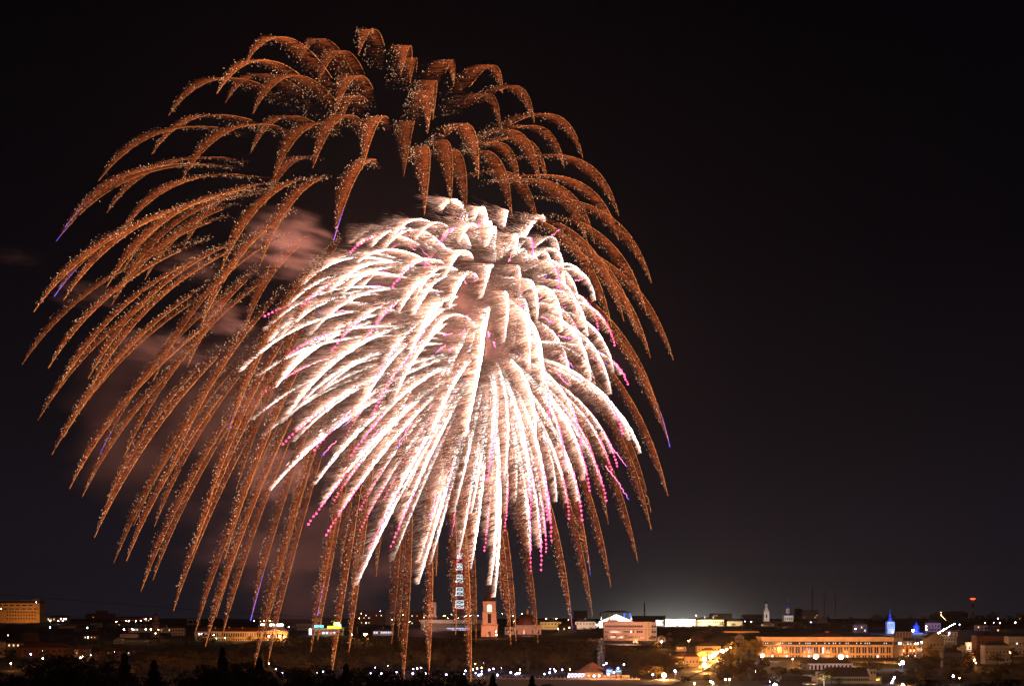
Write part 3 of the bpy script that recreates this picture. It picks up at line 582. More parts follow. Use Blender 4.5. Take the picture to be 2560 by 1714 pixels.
    Y = 1700; k = S(Y); t = thing('beacon_mast', 'grey banded mast crowned by a red light ring on the right skyline', 'mast', P(2432, 1550, Y))
    for i in range(6): MB(k).lathe(0, 0, [(2.2, -8 + i * 10), (2.0, 2 + i * 10)], 8).build('mast_section', M_panel if i % 2 else M_dark, t)
    MB(k).lathe(0, 0, [(3, 52.2), (6, 53), (6, 55), (3, 56)], 12).build('red_light_ring', emit('red_beacon_ring', (1, .05, .02), 5, 'NONE'), t)

def pavilion_and_embankment():
    # embankment parapet with posts
    Y = 650; k = S(Y); t = thing('embankment_wall', 'long pale embankment parapet with evenly spaced posts along the park', 'wall', P(1300, 1697, Y))
    MB(k).box(-460, 300, 0, 2, -3, 2.2).build('parapet', M_wall, t)
    for i in range(72):
        x = -458 + 10.55 * i; MB(k).box(x - .9, x + .9, -.3, 2.3, 2.3, 6.4).build('post', M_wall, t)
    t, k, Y = building('pavilion', 'orange lit park pavilion with a broad brown gable roof and a string of white lights', 1461, 1507, 1680, 1699, M_yellow, rh=.6, Y=660, dep=34, wins=[(1688, 3, 5.4, 5, (1466, 1504), .7, L_warm)])
    MB(k).box(-64, -23.2, 2, 30, -2, 17).build('left_wing', M_tan, t)
    m = MB(k); m.gablef(-47, 25, -2, 36, 19.4, 15); m.build('gable_roof', M_roofb, t)
    MB(k).gablef(-30, 28, 10, 44, 27, 17).build('rear_gable', M_brick, t)
    MB(k).box(-64, -22, -3, 30, 17.2, 19.2).build('veranda_roof', M_roofb, t)
    bulb = MB(k).lathe(0, 0, [(.1, -.9), (.9, -.4), (.9, .4), (.1, .9)], 6).mesh('bulb'); bulb.materials.append(emit('blue_white_bulb', (.55, .55, 1), 14))
    for i in range(14):
        o = bpy.data.objects.new('bulb', bulb); COL.objects.link(o); o.parent = t; o.location = ((-62 + 2.9 * i) * k, -4 * k, (15.6 - (i % 3) * .5) * k)
    for i in range(9):
        o = bpy.data.objects.new('bulb', bulb); COL.objects.link(o); o.parent = t; o.location = ((-58 + 4.1 * i) * k, -4.4 * k, (11 - (i % 2) * 2) * k)
    flood(1490, 1716, Y - 18, 1484, 1688, Y, SOD, 2400, 3)
    b, k, Y = building('park_wall', 'yellow lit garden wall with a gate right of the pavilion', 1508, 1574, 1687, 1697, M_yellow, rh=.8, rmat=M_wall, Y=655, dep=3, cat='wall')
    MB(k).box(-2, 14, -.8, -.1, 0, 9).build('gate', M_brick, b); flood(1545, 1712, Y - 16, 1541, 1692, Y, SOD, 900, 3)
    # small fairground booths
    for x, lab in ((1524, 'blue lit fairground booth at the foot of the ferris wheel'), (1546, 'turquoise lit fairground booth farther from the ferris wheel')):
        b, k, Y = building('fair_booth', lab, x - 8, x + 8, 1672, 1684, M_panel, 'hip', 5, M_blue, Y=700, dep=10, cat='booth')
        MB(k).box(-6, 6, -1, -.2, 6, 9).build('lit_counter', emit('turquoise_light', (.2, .7, 1), 2.2), b)
    # ferris wheel
    Y = 720; k = S(Y); t = thing('ferris_wheel', 'tall ferris wheel seen nearly edge on with coloured cabins above the park trees', 'ferris wheel', P(1503, 1664, Y), R(74))
    Rw = 34; zc = 36; m = MB(k); n = 40
    for yy in (-2.2, 2.2):
        for i in range(n):
            a, b = 2 * math.pi * i / n, 2 * math.pi * (i + 1) / n
            m.bar((Rw * math.cos(a), yy, zc + Rw * math.sin(a)), (Rw * math.cos(b), yy, zc + Rw * math.sin(b)), .45, 4)
    m.build('rim', M_metal, t); m = MB(k)
    for i in range(20):
        a = 2 * math.pi * i / 20
        for yy in (-2.2, 2.2): m.bar((0, yy * .8, zc), (Rw * math.cos(a), yy, zc + Rw * math.sin(a)), .28, 3)
    m.build('spokes', M_metal, t); MB(k).bar((0, -5, zc), (0, 5, zc), 1.6, 8).build('hub', M_metal, t); m = MB(k)
    for yy in (-4.6, 4.6):
        for sx in (-1, 1): m.bar((0, yy, zc), (sx * 15, yy * 1.6, -4), .8, 5)
    m.build('support_legs', M_metal, t)
    cols = [(.5, .05, .05), (.6, .45, .05), (.08, .12, .5), (.05, .35, .12), (.5, .22, .1), (.6, .55, .5)]
    for i in range(20):
        a = 2 * math.pi * i / 20; c = cols[i % 6]
        MB(k).lathe(0, 0, [(.4, 1.8), (1.9, 1.1), (1.9, .6)], 8).lathe(0, 0, [(1.9, -1.9), (2.1, -.4)], 8).bar((1.6, 0, -.5), (1.6, 0, .7), .2, 3).bar((-1.6, 0, -.5), (-1.6, 0, .7), .2, 3).build('cabin', stucco('cabin_paint_%d' % (i % 6), c, .4), t, ((Rw + 1) * math.cos(a) * k, 0, (zc - 2 + (Rw + 1) * math.sin(a)) * k))
    flood(1500, 1680, Y - 26, 1503, 1640, Y, (.5, .55, 1), 2200, 3)

# ------------------------------------------------------------------ lamps
def lamp_meshes():
    out = {}
    for kind, m in LAMP.items(): 
        for nm, r in (('s', .28), ('m', .42), ('l', 1.05), ('x', 1.35)):  # the larger heads are oversized, their shape takes in the lamp bloom
            b = MB().lathe(0, 0, [(r * .1, -r), (r * .75, -r * .7), (r, 0), (r * .75, r * .7), (r * .1, r)], 8); me = b.mesh('lamp_head'); me.materials.append(m); out[kind, nm] = me
    return out
def lamps():
    LM = lamp_meshes(); poles = {}
    def lamp(px, py, kind, size, label, group, Y=None, h=7.0, name='street_lamp'):
        Y = Y or ydist(min(1712, py + h / S(900) * .8)); p = P(px, py, Y)
        hh = max(2.5, p.z - gz(Y)) if h else 3
        hh = min(hh, 14)
        t = thing(name, label, 'lamp', (p.x, p.y, p.z - hh), 0, group)
        key = round(hh, 0)
        if key not in poles:
            me = MB().bar((0, 0, -.6), (0, 0, key - .35), .09, 5).bar((0, .1, key), (0, .9, key - .1), .06, 4).mesh('pole'); me.materials.append(M_metal); poles[key] = me
        o = bpy.data.objects.new('pole', poles[key]); COL.objects.link(o); o.parent = t; o.location = (0, .35, hh - key)
        o = bpy.data.objects.new('lamp_head', LM[kind, size]); COL.objects.link(o); o.parent = t; o.location = (0, 0, hh)
    # the lamp-lined street
    for x, y, s_ in ((1827, 1617, 's'), (1816.5, 1622, 'm'), (1806, 1626, 'l'), (1794, 1630, 'm'), (1786, 1634, 'l'), (1776, 1641, 'l'), (1761, 1646, 'l'), (1761, 1661, 'l')):
        lamp(x, y, 'sodium_big', s_, 'bright orange street lamp in the row lining the yellow house street', 'lamps lining the yellow house street')
    lamp(1660, 1687, 'sodium_big', 'l', 'bright orange street lamp shining in the trees above the riverside road', None, 640)
    lamp(1654, 1603, 'sodium_big', 'm', 'single orange street lamp beside the low grey shed', None)
    for x, y, l in ((2040, 1640, 'left one of the two dazzling orange lamps before the government building'), (2102, 1641, 'right one of the two dazzling orange lamps before the government building')): lamp(x, y, 'sodium_big', 'x', l, None, 770)
    lamp(1982, 1646, 'sodium', 's', 'small orange lamp at the base of the government building', None, 800)
    for x, y, s_, l in ((1906, 1638, 'l', 'dazzling cold lamp at the left end of the government building'), (1889, 1676, 'm', 'cold white lamp in the dark trees below the government building'), (1925, 1704, 'm', 'upper cold lamp at the bottom edge right of the dark trees'), (1938, 1713, 'l', 'lowest dazzling cold lamp at the bottom edge of the picture'), (2257, 1655, 'l', 'cluster lamp glaring cold white beside the porch'), (2250, 1659, 'm', 'smaller cold lamp next to the glaring porch lamp'), (2383, 1689, 'm', 'violet white lamp on the dark lower right slope')):
        lamp(x, y, 'cold_big', s_, l, None)
    for i in range(6): lamp(2236 - i * 2.6, 1692 + i * 4.6, 'cold_big', 's', 'violet white lamp in the steep string beside the pale apartment house', 'string of lamps beside the apartment house', 600, 4)
    lamp(2257, 1710, 'sodium_big', 'm', 'orange lamp at the bottom edge right of the pale apartment house', None, 580)
    lamp(2399, 1692, 'yellow', 'm', 'pale yellow lamp right of the violet white slope lamp', None)
    # climbing street
    for i in range(17):
        u = i / 16; lamp(2387 - 72 * u + 4 * math.sin(u * 3), 1558 + 40 * u ** 1.15, 'pinkish', 'm' if i > 5 else 's', 'pinkish white street lamp in the dense row on the climbing street', 'lamps on the climbing street', 1250 - 330 * u)
    for i in range(6): lamp(2315 + 1.9 * i, 1597 + 2.4 * i, 'pinkish', 'm', 'pinkish white street lamp on the short row crossing the climbing street', 'lamps on the crossing street', 920)
    for x, y in ((2294, 1607), (2304, 1604.5), (2289, 1608)): lamp(x, y, 'pinkish', 'm', 'pinkish lamp above the ornate corner house', 'lamps above the ornate house', 940)
    lamp(2353, 1529.5, 'dim', 'm', 'lone amber lamp at the top of the hill road', None, 1900); lamp(2353, 1536, 'dim', 'm', 'second amber lamp just below the hilltop lamp', None, 1850)
    for i in range(5): lamp(2354 + 2.6 * i, 1539 + 2.4 * i, 'dim', 's', 'small amber lamp on the winding hill road', 'lamps on the winding hill road', 1800)
    for x, y, k_, s_, l in ((2316, 1565, 'pinkish', 'm', 'upper lamp on the wall of the square pinkish block'), (2316, 1572, 'warm', 'm', 'lower lamp on the wall of the square pinkish block'), (2283, 1575, 'cold_big', 'l', 'dazzling white lamp left of the glowing blue dome'), (2272, 1585, 'white', 'm', 'violet lamp at the foot of the blue lit church'), (2246, 1585, 'white', 's', 'small white lamp right of the blue lit bell tower'),
        (2372, 1582, 'white', 'm', 'blue white lamp below the climbing street row'), (2399, 1560, 'white', 'm', 'bluish lamp at the upper end of the climbing street'), (2495, 1545, 'white', 'm', 'blue lamp on the dark trees of the right skyline'), (2484, 1555, 'white', 's', 'small blue lamp on the upper right hill'), (2499, 1556, 'pinkish', 's', 'small pink lamp on the upper right hill'), (2538, 1555, 'pinkish', 'm', 'pink lamp farthest right on the hill'), (2463, 1556, 'yellow', 's', 'small yellow lamp on the upper right hill'),
        (2390, 1636, 'warm', 'm', 'square warm lamp on the dark red slope house'), (2434, 1634, 'sodium', 's', 'upper orange lamp below the cream house'), (2436, 1648, 'sodium', 'm', 'middle orange lamp below the cream house'), (2440, 1656, 'sodium', 's', 'lowest orange lamp below the cream house'), (2526, 1630, 'sodium', 's', 'orange lamp on the dark house at the right'), (2466, 1600, 'warm', 's', 'whitish lamp on the wide dim block'), (2505, 1598, 'warm', 's', 'whitish lamp high on the wide dim block'), (2288, 1637, 'white', 's', 'bluish lamp on the square below the ornate house'), (2270, 1638, 'white', 's', 'bluish lamp at the left of the square below the ornate house'), (2139, 1571, 'yellow', 'm', 'pale lamp on the dark red house behind the government building'),
        (1740, 1537, 'pinkish', 's', 'small orange lamp above the dazzling arena'), (1863, 1552, 'white', 's', 'left white lamp on the dark trees by the long cream hall'), (1878, 1553, 'white', 's', 'right white lamp on the dark trees by the long cream hall'), (1722, 1601, 'sodium', 's', 'small orange lamp on the tree covered slope'), (2027, 1554, 'white', 's', 'white lamp on the bluish hill shed')):
        lamp(x, y, k_, s_, l, None, ydist(1590) if y > 1568 and y < 1588 else None)
    # left of the picture
    for x, y, k_, s_ in ((126, 1551, 'warm', 'm'), (146, 1551, 'warm', 'm'), (152, 1545.5, 'pinkish', 'm'), (159, 1546, 'warm', 's'), (165, 1546, 'dim', 'm'), (157, 1551, 'white', 'm'), (291, 1553, 'pinkish', 's'), (316, 1551, 'warm', 's'), (323, 1551, 'warm', 'm'), (339, 1552, 'warm', 'm'), (352, 1550.5, 'white', 'm'), (359, 1545, 'red', 's'), (364, 1546, 'pinkish', 's'), (377, 1545, 'white', 'm'), (298, 1560, 'dim', 's')):
        lamp(x, y, k_, s_, 'small bright lamp among the distant houses on the left skyline', 'lamps of the left skyline', 1500)
    for x, y, k_, s_, l in ((91, 1504.5, 'white', 'm', 'white lamp on the roof corner of the ochre office block'), (3, 1521, 'warm', 's', 'pale lamp low on the ochre office block'), (125, 1567, 'white', 'm', 'white lamp on the dark slope below the shop row'), (218, 1568.5, 'green', 'm', 'greenish lamp in front of the arched hangar'), (310, 1572.5, 'warm', 'm', 'lamp at the left corner of the white market hall'), (331, 1572, 'pinkish', 'm', 'pink lamp on the white market hall front'), (364, 1572, 'warm', 'm', 'first of two white lamps beside the dark church tower'), (377, 1572.5, 'warm', 'm', 'second of two white lamps beside the dark church tower'), (396, 1572.5, 'yellow', 's', 'yellow lamp at the foot of the dark church tower'), (389, 1582, 'sodium', 's', 'orange lamp low on the dark church tower'),
        (77, 1634, 'white', 'm', 'white lamp beside the long rusty roofed house'), (108, 1645, 'sodium', 'm', 'orange lamp below the long rusty roofed house'), (201, 1643, 'sodium', 'm', 'brighter orange lamp in the left foreground trees'), (206, 1639, 'warm', 's', 'whitish lamp touching the brighter orange lamp'), (227, 1637, 'white', 's', 'bluish lamp at the dark tree edge on the left'), (27, 1657, 'sodium', 's', 'amber lamp near the lower left corner'), (107, 1626, 'yellow', 's', 'yellow lamp on the long rusty roofed house'), (220, 1592, 'warm', 's', 'warm lamp on the small dim house'), (266, 1629, 'white', 's', 'bluish lamp at the left end of the long shed'), (286, 1627, 'white', 's', 'bluish lamp at the right end of the long shed'), (20, 1587, 'dim', 's', 'dim lamp on the slope near the left edge'),
        (498, 1584, 'white', 'm', 'left violet lamp on the classical building'), (504, 1583, 'white', 's', 'right violet lamp on the classical building'), (534, 1586, 'warm', 's', 'warm lamp at the tree before the classical building'), (541, 1594, 'green', 's', 'green lamp low on the classical building'), (563, 1594, 'green', 's', 'yellow green lamp right of the tree before the classical building'), (672, 1589.5, 'pinkish', 'm', 'left lamp under the pedimented wing'), (699, 1589.5, 'sodium', 'm', 'middle lamp under the pedimented wing'), (710.5, 1591, 'sodium', 'm', 'right lamp under the pedimented wing'), (722, 1566, 'white', 'm', 'white lamp right of the pedimented wing roof'), (653, 1560, 'warm', 'm', 'white lamp left of the glowing roof sign')):
        lamp(x, y, k_, s_, l, None, 1020 if 480 < x < 730 else (1040 if 300 < x < 400 and y > 1565 else (ydist(1556) - 45 if x < 100 and y < 1530 else None)))
    for x in (623, 636, 644, 652, 660, 668, 675): lamp(x, 1551 + (x % 3), 'yellow' if x % 2 else 'warm', 's', 'small yellow lamp on the skyline behind the glowing roof sign', 'lamps behind the roof sign', 1700)
    for x, y, k_ in ((898, 1544, 'yellow'), (903, 1533, 'dim'), (915, 1537, 'white'), (950.5, 1526.5, 'white'), (980, 1548, 'white'), (915, 1556, 'pinkish'), (1007, 1536, 'yellow'), (1024, 1553, 'warm'), (1060, 1542, 'dim'), (1109, 1538, 'yellow'), (1113, 1538, 'yellow'), (1119.5, 1544, 'yellow'), (1146, 1544, 'yellow'), (1162, 1540, 'yellow'), (1166, 1538, 'warm'), (1176, 1538, 'warm'), (1195, 1538, 'white'), (1128, 1535, 'dim'), (1256, 1533, 'yellow'), (1285, 1552, 'green'), (1283, 1539, 'warm'), (1305, 1533, 'yellow'), (1365, 1545, 'warm'), (1391, 1545, 'warm'), (1421, 1548, 'dim')):
        lamp(x, y, k_, 's', 'small lamp on the central skyline between the towers and the apartments', 'lamps of the central skyline', 1480 if x < 1200 else 1240)
    for x, y, k_, s_, l in ((879, 1585, 'sodium', 's', 'left orange lamp above the park trees'), (911, 1584, 'sodium', 'm', 'middle orange lamp above the park trees'), (916, 1584.5, 'sodium', 'm', 'right orange lamp above the park trees'), (1241, 1586, 'warm', 'm', 'upright white lamp at the right foot of the orange pink bell tower'), (1240, 1577, 'warm', 's', 'smaller lamp above the upright lamp at the bell tower'), (1423, 1568, 'yellow', 'm', 'yellow lamp on the dark house with the half round dormer'), (1395, 1571, 'sodium', 's', 'orange lamp at the left of the dark dormer house')):
        lamp(x, y, k_, s_, l, None, 1020 if x < 1300 else 1150)
    # park lanterns
    pk = [(938, 1667.5), (926, 1682), (953.5, 1682), (970, 1663), (991.5, 1678), (1032, 1682), (1033, 1671), (1043, 1669.5), (1053, 1668), (1064, 1682), (1116, 1685), (1164, 1675.5), (1160, 1683.5), (1193, 1669.5), (1208, 1655.5), (1189, 1681), (1197, 1686), (1203, 1683.5), (1204, 1677), (1223, 1673), (1234, 1670.5), (1253, 1668), (1244, 1686), (1277, 1679.5), (1289, 1684), (1293, 1682.5), (1299, 1681), (1361, 1683.5), (1375, 1671), (1374, 1680), (1385, 1671.5), (1389, 1676), (1405, 1673), (1525, 1645), (1560, 1660), (1516, 1657), (1509, 1661), (690, 1670.5), (707, 1680), (793, 1681), (808, 1678), (858, 1675)]
    for i, (x, y) in enumerate(pk):
        lamp(x, y, 'white', 'm' if i % 3 else 's', 'cold white park lantern among the dark trees by the embankment', 'lanterns in the riverside park', 662 + (1690 - y) * 3.0, 4, name='park_lantern')
    for x, y in ((1188, 1658), (1300, 1673), (1425, 1672), (1183, 1672), (540, 1667), (672, 1657), (539, 1676), (1204, 1668)): lamp(x, y, 'yellow', 's', 'yellow park lamp glowing through leaves', 'yellow lamps in the park', 690, 5, name='park_lantern')
    for x, y, l in ((1421, 1690, 'brightest bluish lamp at the left corner of the pavilion'), (1485, 1688.5, 'left white lamp on the pavilion front'), (1498, 1688, 'right white lamp on the pavilion front'), (1521, 1684, 'turquoise white lamp on the nearer fairground booth'), (1545, 1669, 'cyan lamp above the farther fairground booth'), (1535, 1680, 'pale lamp between the fairground booths'), (1565, 1702, 'pink white lamp on the dark bank below the garden wall'), (1632, 1685, 'pinkish lamp among the riverside trees'), (1687, 1675, 'white lamp right of the riverside trees'), (1689, 1678, 'second white lamp right of the riverside trees')):
        lamp(x, y, 'white', 'm', l, None, 640, 4)
    for x, y, l in ((1736, 1707, 'warm window lamp at the lower centre right'), (1782, 1706, 'white lamp on the dark yard right of the riverside road'), (1814, 1697, 'pair lamp glowing warm below the street trees'), (1824, 1697, 'smaller warm lamp right of the pair lamp'), (1777, 1702, 'violet lamp by the dark yard'), (1454, 1713, 'amber lamp at the bottom edge below the pavilion')):
        lamp(x, y, 'warm', 'm', l, None, 575, 4)

# ------------------------------------------------------------------ trees
def leaf_crown(n, kind, seed, leaf=.055):
    """unit tree crown (height 1, base at 0) as many leaf sized faces in clumps"""
    g = np.random.default_rng(seed); pts = []
    if kind == 'conifer':
        z = g.uniform(.06, 1, n) ** 1.0; rad = (1 - z) ** .85 * .24 * (0.75 + .25 * np.sin(z * 60)) + .008
        a = g.uniform(0, 2 * np.pi, n); q = np.sqrt(g.uniform(.15, 1, n)); c = np.stack([rad * q * np.cos(a), rad * q * np.sin(a), z - rad * q * .25], 1)
    elif kind == 'poplar':
        z = g.uniform(.1, 1, n); rad = .13 * np.sin(np.pi * np.clip(z * .9 + .08, 0, 1)) ** .6
        a = g.uniform(0, 2 * np.pi, n); q = np.sqrt(g.uniform(0.05, 1, n)); c = np.stack([rad * q * np.cos(a), rad * q * np.sin(a), z], 1) + g.normal(0, .012, (n, 3))
    else:
        m = 24; ctr = []
        while len(ctr) < m:
            p = g.uniform(-1, 1, 3)
            if np.linalg.norm(p) < 1: ctr.append(p * np.array([.36, .36, .30]) + np.array([0, 0, .62]) + np.array([0, 0, -.10 * (p[0] ** 2 + p[1] ** 2)]))
        ctr = np.array(ctr); idx = g.integers(0, m, n); dirs = g.normal(0, 1, (n, 3)); dirs /= np.linalg.norm(dirs, axis=1)[:, None]
        c = ctr[idx] + dirs * (g.uniform(.3, 1, n) ** .5)[:, None] * g.uniform(.07, .125, m)[idx][:, None] * np.array([1.15, 1.15, .85])
    u = g.normal(0, 1, (n, 3)); u /= np.linalg.norm(u, axis=1)[:, None]; w = np.cross(u, g.normal(0, 1, (n, 3))); w /= np.linalg.norm(w, axis=1)[:, None]
    s_ = leaf * g.uniform(.5, 1.1, n)[:, None] * .5
    v = np.stack([c - u * s_ , c - w * s_ * .6, c + u * s_, c + w * s_ * .6], 1).reshape(-1, 3)
    return v, np.arange(4 * n).reshape(n, 4)
TREES = {}
def tree_kinds():
    for nm, kind, n, seed, leaf, mat in (('a', 'round', 1500, 1, .06, M_leaf), ('b', 'round', 1500, 2, .06, M_leaf2), ('c', 'round', 1600, 3, .055, M_leaf), ('p', 'poplar', 900, 4, .05, M_leaf2), ('k', 'conifer', 1300, 5, .05, M_con),
                                         ('A', 'round', 6000, 6, .030, M_leaf), ('B', 'round', 6000, 7, .030, M_con), ('K', 'conifer', 5200, 8, .032, M_con)):
        v, f = leaf_crown(n, kind, seed, leaf); me = bpy.data.meshes.new('crown'); me.from_pydata(v.tolist(), [], f.tolist()); me.materials.append(mat)
        m = MB(); m.bar((0, 0, -.06), (0, 0, .35), .022, 6); top = .9 if kind != 'round' else .6
        m.bar((0, 0, .35), (.01, 0, top), .013, 5)
        if kind == 'round':
            for i in range(5):
                a = i * 1.3 + seed; m.bar((0, 0, .3 + .04 * i), (.22 * math.cos(a), .22 * math.sin(a), .55 + .05 * i), .008, 4)
        tm = m.mesh('trunk'); tm.materials.append(M_bark); TREES[nm] = (me, tm)
TSPEC = []
def tree(px, pb, pt, kind, label, group, Y=None, wide=1.0):
    TSPEC.append((pb - pt, px, pb, pt, kind, label, group, Y or ydist(pb), wide, random.uniform(0, 6.28)))
def plant_trees():
    """the biggest trees stand as things of their own; the countless small far crowns are one mass of woodland"""
    big = sorted(TSPEC, key=lambda t: -t[0] * (3 if t[4] in 'ABKkp' else 1) - (400 if t[6] is None else 0)); far = big[285:]; V = []; F = []; nv = 0
    for h_, px, pb, pt, kind, label, group, Y, wide, rot in big[:285]:
        k = S(Y); h = (pb - pt) * k
        t = thing({'k': 'conifer_tree', 'K': 'conifer_tree', 'p': 'poplar_tree'}.get(kind, 'broadleaf_tree'), label, 'tree', P(px, pb, Y), rot, group)
        t.scale = (h * wide, h * wide, h)
        for me, nm in zip(TREES[kind], ('crown', 'trunk')):
            o = bpy.data.objects.new(nm, me); COL.objects.link(o); o.parent = t
    protos = [leaf_crown(330, 'round', 40 + i, .105) for i in range(5)]
    for i, (h_, px, pb, pt, kind, label, group, Y, wide, rot) in enumerate(far):
        v, f = protos[i % 5]; k = S(Y); h = (pb - pt) * k; b = P(px, pb, Y); c, s_ = math.cos(rot), math.sin(rot)
        q = np.stack([(v[:, 0] * c - v[:, 1] * s_) * h * wide + b.x, (v[:, 0] * s_ + v[:, 1] * c) * h * wide + b.y, v[:, 2] * h * 1.04 - .04 * h + b.z], 1)
        V.append(q); F.append(f + nv); nv += len(v)
    me = bpy.data.meshes.new('distant_woodland'); me.from_pydata(np.concatenate(V).tolist(), [], np.concatenate(F).tolist()); me.materials.append(M_leaf)
    o = bpy.data.objects.new('distant_woodland', me); COL.objects.link(o); tag(o, 'dim mass of small far tree crowns filling the gaps between the houses', 'woodland', kind='stuff')
def trees():
    tree_kinds(); rd = random.Random(5)
    lab = {'a': 'dark rounded tree in the wooded park slope under the fireworks', 'b': 'yellowish rounded tree in the wooded park slope under the fireworks', 'c': 'broad olive tree in the wooded park slope under the fireworks', 'p': 'slim upright tree in the wooded park slope', 'k': 'dark pointed conifer in the wooded park slope'}
    # park slope: rows from far to near
    rows = [(1606, 10, 15), (1615, 12, 18), (1628, 16, 24), (1642, 20, 30), (1655, 26, 38), (1668, 32, 46), (1684, 40, 58)]
    for ri, (pb, h0, h1) in enumerate(rows):
        x = 640 if ri < 4 else 380; x1 = 1500 if ri < 2 else (1590 if ri < 5 else 1690)
        while x < x1:
            h = rd.uniform(h0, h1); kd = rd.choice('aabbcccp' if ri > 2 else 'aabcc')
            if not (ri >= 6 and (1405 < x < 1590)) and not (1485 < x < 1524 and ri > 2):
                if x > 1500 and ri < 3: h *= .75
                tree(x, pb + rd.uniform(-3, 3), pb - h, kd, lab[kd], 'trees of the wooded park slope', wide=rd.uniform(.95, 1.35) if kd != 'p' else 1)
            x += h * rd.uniform(.40, .62)
    for x, pb, pt in ((1520, 1606, 1585), (1542, 1608, 1582), (1562, 1608, 1583), (1590, 1612, 1592), (1480, 1590, 1562), (1500, 1592, 1560), (1462, 1588, 1566), (1450, 1586, 1572), (1610, 1618, 1598), (1640, 1622, 1600), (1670, 1626, 1604)):
        tree(x, pb, pt, rd.choice('abc'), 'dark tree crowding the front of the pink office building', 'trees before the pink office building', wide=1.3)
    for x, pb, pt in ((1668, 1574, 1564), (1684, 1575, 1560), (1700, 1576, 1556), (1716, 1576, 1556), (1730, 1576, 1559), (1745, 1575, 1561), (1760, 1574, 1562), (1790, 1574, 1560)): tree(x, pb, pt, 'c', 'dark tree rising before the dazzling arena', 'trees before the arena', wide=1.7)
    # left slope
    for i in range(62):
        pb = rd.choice([1572, 1584, 1596, 1604, 1614, 1626, 1640, 1652]); x = rd.uniform(-20, 660); h = {1572: 9, 1584: 11, 1596: 14, 1604: 17, 1614: 20, 1626: 24, 1640: 28, 1652: 34}[pb] * rd.uniform(.7, 1.1)
        if 486 < x < 720 and pb < 1606: continue
        kd = rd.choice('aabc'); tree(x, pb + rd.uniform(-2, 2), pb - h, kd, 'dark tree on the dim left slope among the small houses', 'trees of the left slope', wide=1.25)
    for i in range(85):
        x = rd.uniform(110, 900); pb = rd.uniform(1642, 1704); kd = rd.choice('abc'); tree(x, pb, pb - rd.uniform(26, 42), kd, 'brown tree in the dim wood behind the black foreground trees', 'trees of the dim left wood', wide=1.4)
    for i in range(30):
        x = 480 + i * 14 + rd.uniform(-5, 5); pb = rd.choice([1606, 1612, 1622, 1636, 1650]); kd = rd.choice('abc'); h = rd.uniform(14, 22) * (1.5 if pb > 1630 else 1)
        tree(x, pb, pb - h, kd, 'brownish tree between the classical building and the park', 'trees below the classical building', wide=1.4)
    tree(521, 1606, 1581, 'c', 'round dark tree standing right before the classical building', None, wide=1.2)
    # skyline woods
    for i in range(46):
        x = rd.uniform(1735, 2200); pb = rd.uniform(1560, 1576); tree(x, pb, pb - rd.uniform(9, 16), rd.choice('aac'), 'dark tree on the slope under the skyline churches', 'trees under the skyline churches', wide=1.5)
    for i in range(34):
        x = rd.uniform(2060, 2570); pb = rd.uniform(1549, 1560); tree(x, pb, pb - rd.uniform(11, 20), rd.choice('aac'), 'black tree on the right hand hill skyline', 'trees on the right hill', wide=1.5)
    for x, pt in ((2193, 1531), (2338, 1527), (2450, 1530), (2482, 1526), (2440, 1538), (2520, 1541)): tree(x, 1562, pt, 'c', 'tall dark tree breaking the right hill skyline', 'tall trees on the right hill', Y=1500, wide=1.2)
    for i in range(30):
        x = rd.uniform(1625, 1905); pb = rd.uniform(1580, 1612); tree(x, pb, pb - rd.uniform(10, 20), rd.choice('abc'), 'dim tree among the roofs left of the government building', 'trees among the roofs', wide=1.4)
    for x, pb, pt, kd in ((1856, 1650, 1604, 'k'), (1875, 1655, 1618, 'k'), (1880, 1640, 1594, 'b'), (1893, 1646, 1596, 'c'), (1866, 1640, 1594, 'b'), (1830, 1640, 1600, 'b'), (1845, 1655, 1612, 'c'), (1846, 1676, 1636, 'k'), (1812, 1668, 1628, 'c'), (1828, 1672, 1630, 'b')):
        tree(x, pb, pt, kd, 'lamp lit green tree right of the lamp lined street' if kd != 'k' else 'pointed conifer right of the lamp lined street', 'trees right of the lamp lined street', wide=1.25)
    for i in range(26):
        x = rd.uniform(1795, 2015); pb = rd.uniform(1682, 1712); tree(x, pb, pb - rd.uniform(26, 44), rd.choice('aacc'), 'dark tree in the grove below the government building', 'grove below the government building', wide=1.3)
    for x, pb, pt in ((2060, 1712, 1672), (2078, 1708, 1664), (2098, 1714, 1690), (2160, 1678, 1650), (2176, 1680, 1646), (2196, 1682, 1652), (2150, 1672, 1652)): tree(x, pb, pt, 'c', 'leafy tree in front of the pale apartment house and white hall', 'trees around the white hall', wide=1.1)
    for i in range(44):
        x = rd.uniform(2240, 2580); pb = rd.uniform(1650, 1714); tree(x, pb, pb - rd.uniform(22, 40), rd.choice('aacc'), 'dark tree on the unlit lower right slope', 'trees of the lower right slope', wide=1.35)
    for i in range(20):
        x = rd.uniform(2310, 2580); pb = rd.uniform(1582, 1640); tree(x, pb, pb - rd.uniform(12, 22), rd.choice('aac'), 'dark tree between the houses of the right hill', 'trees between the right hill houses', wide=1.4)
    for i in range(70):
        x = rd.uniform(1690, 2575); pb = rd.uniform(1672, 1716)
        if 2000 < x < 2240: continue
        tree(x, pb, pb - rd.uniform(14, 30), rd.choice('aacc'), 'small dark tree in the unlit lower right gardens', 'garden trees of the lower right', wide=1.5)
    for i in range(22):
        x = rd.uniform(1585, 1720); pb = rd.uniform(1655, 1700); h = rd.uniform(24, 46); kd = rd.choice('abcc')
        tree(x, pb, pb - h, kd, 'dark tree on the bank by the bright riverside lamp', 'trees by the riverside lamp', wide=1.3)
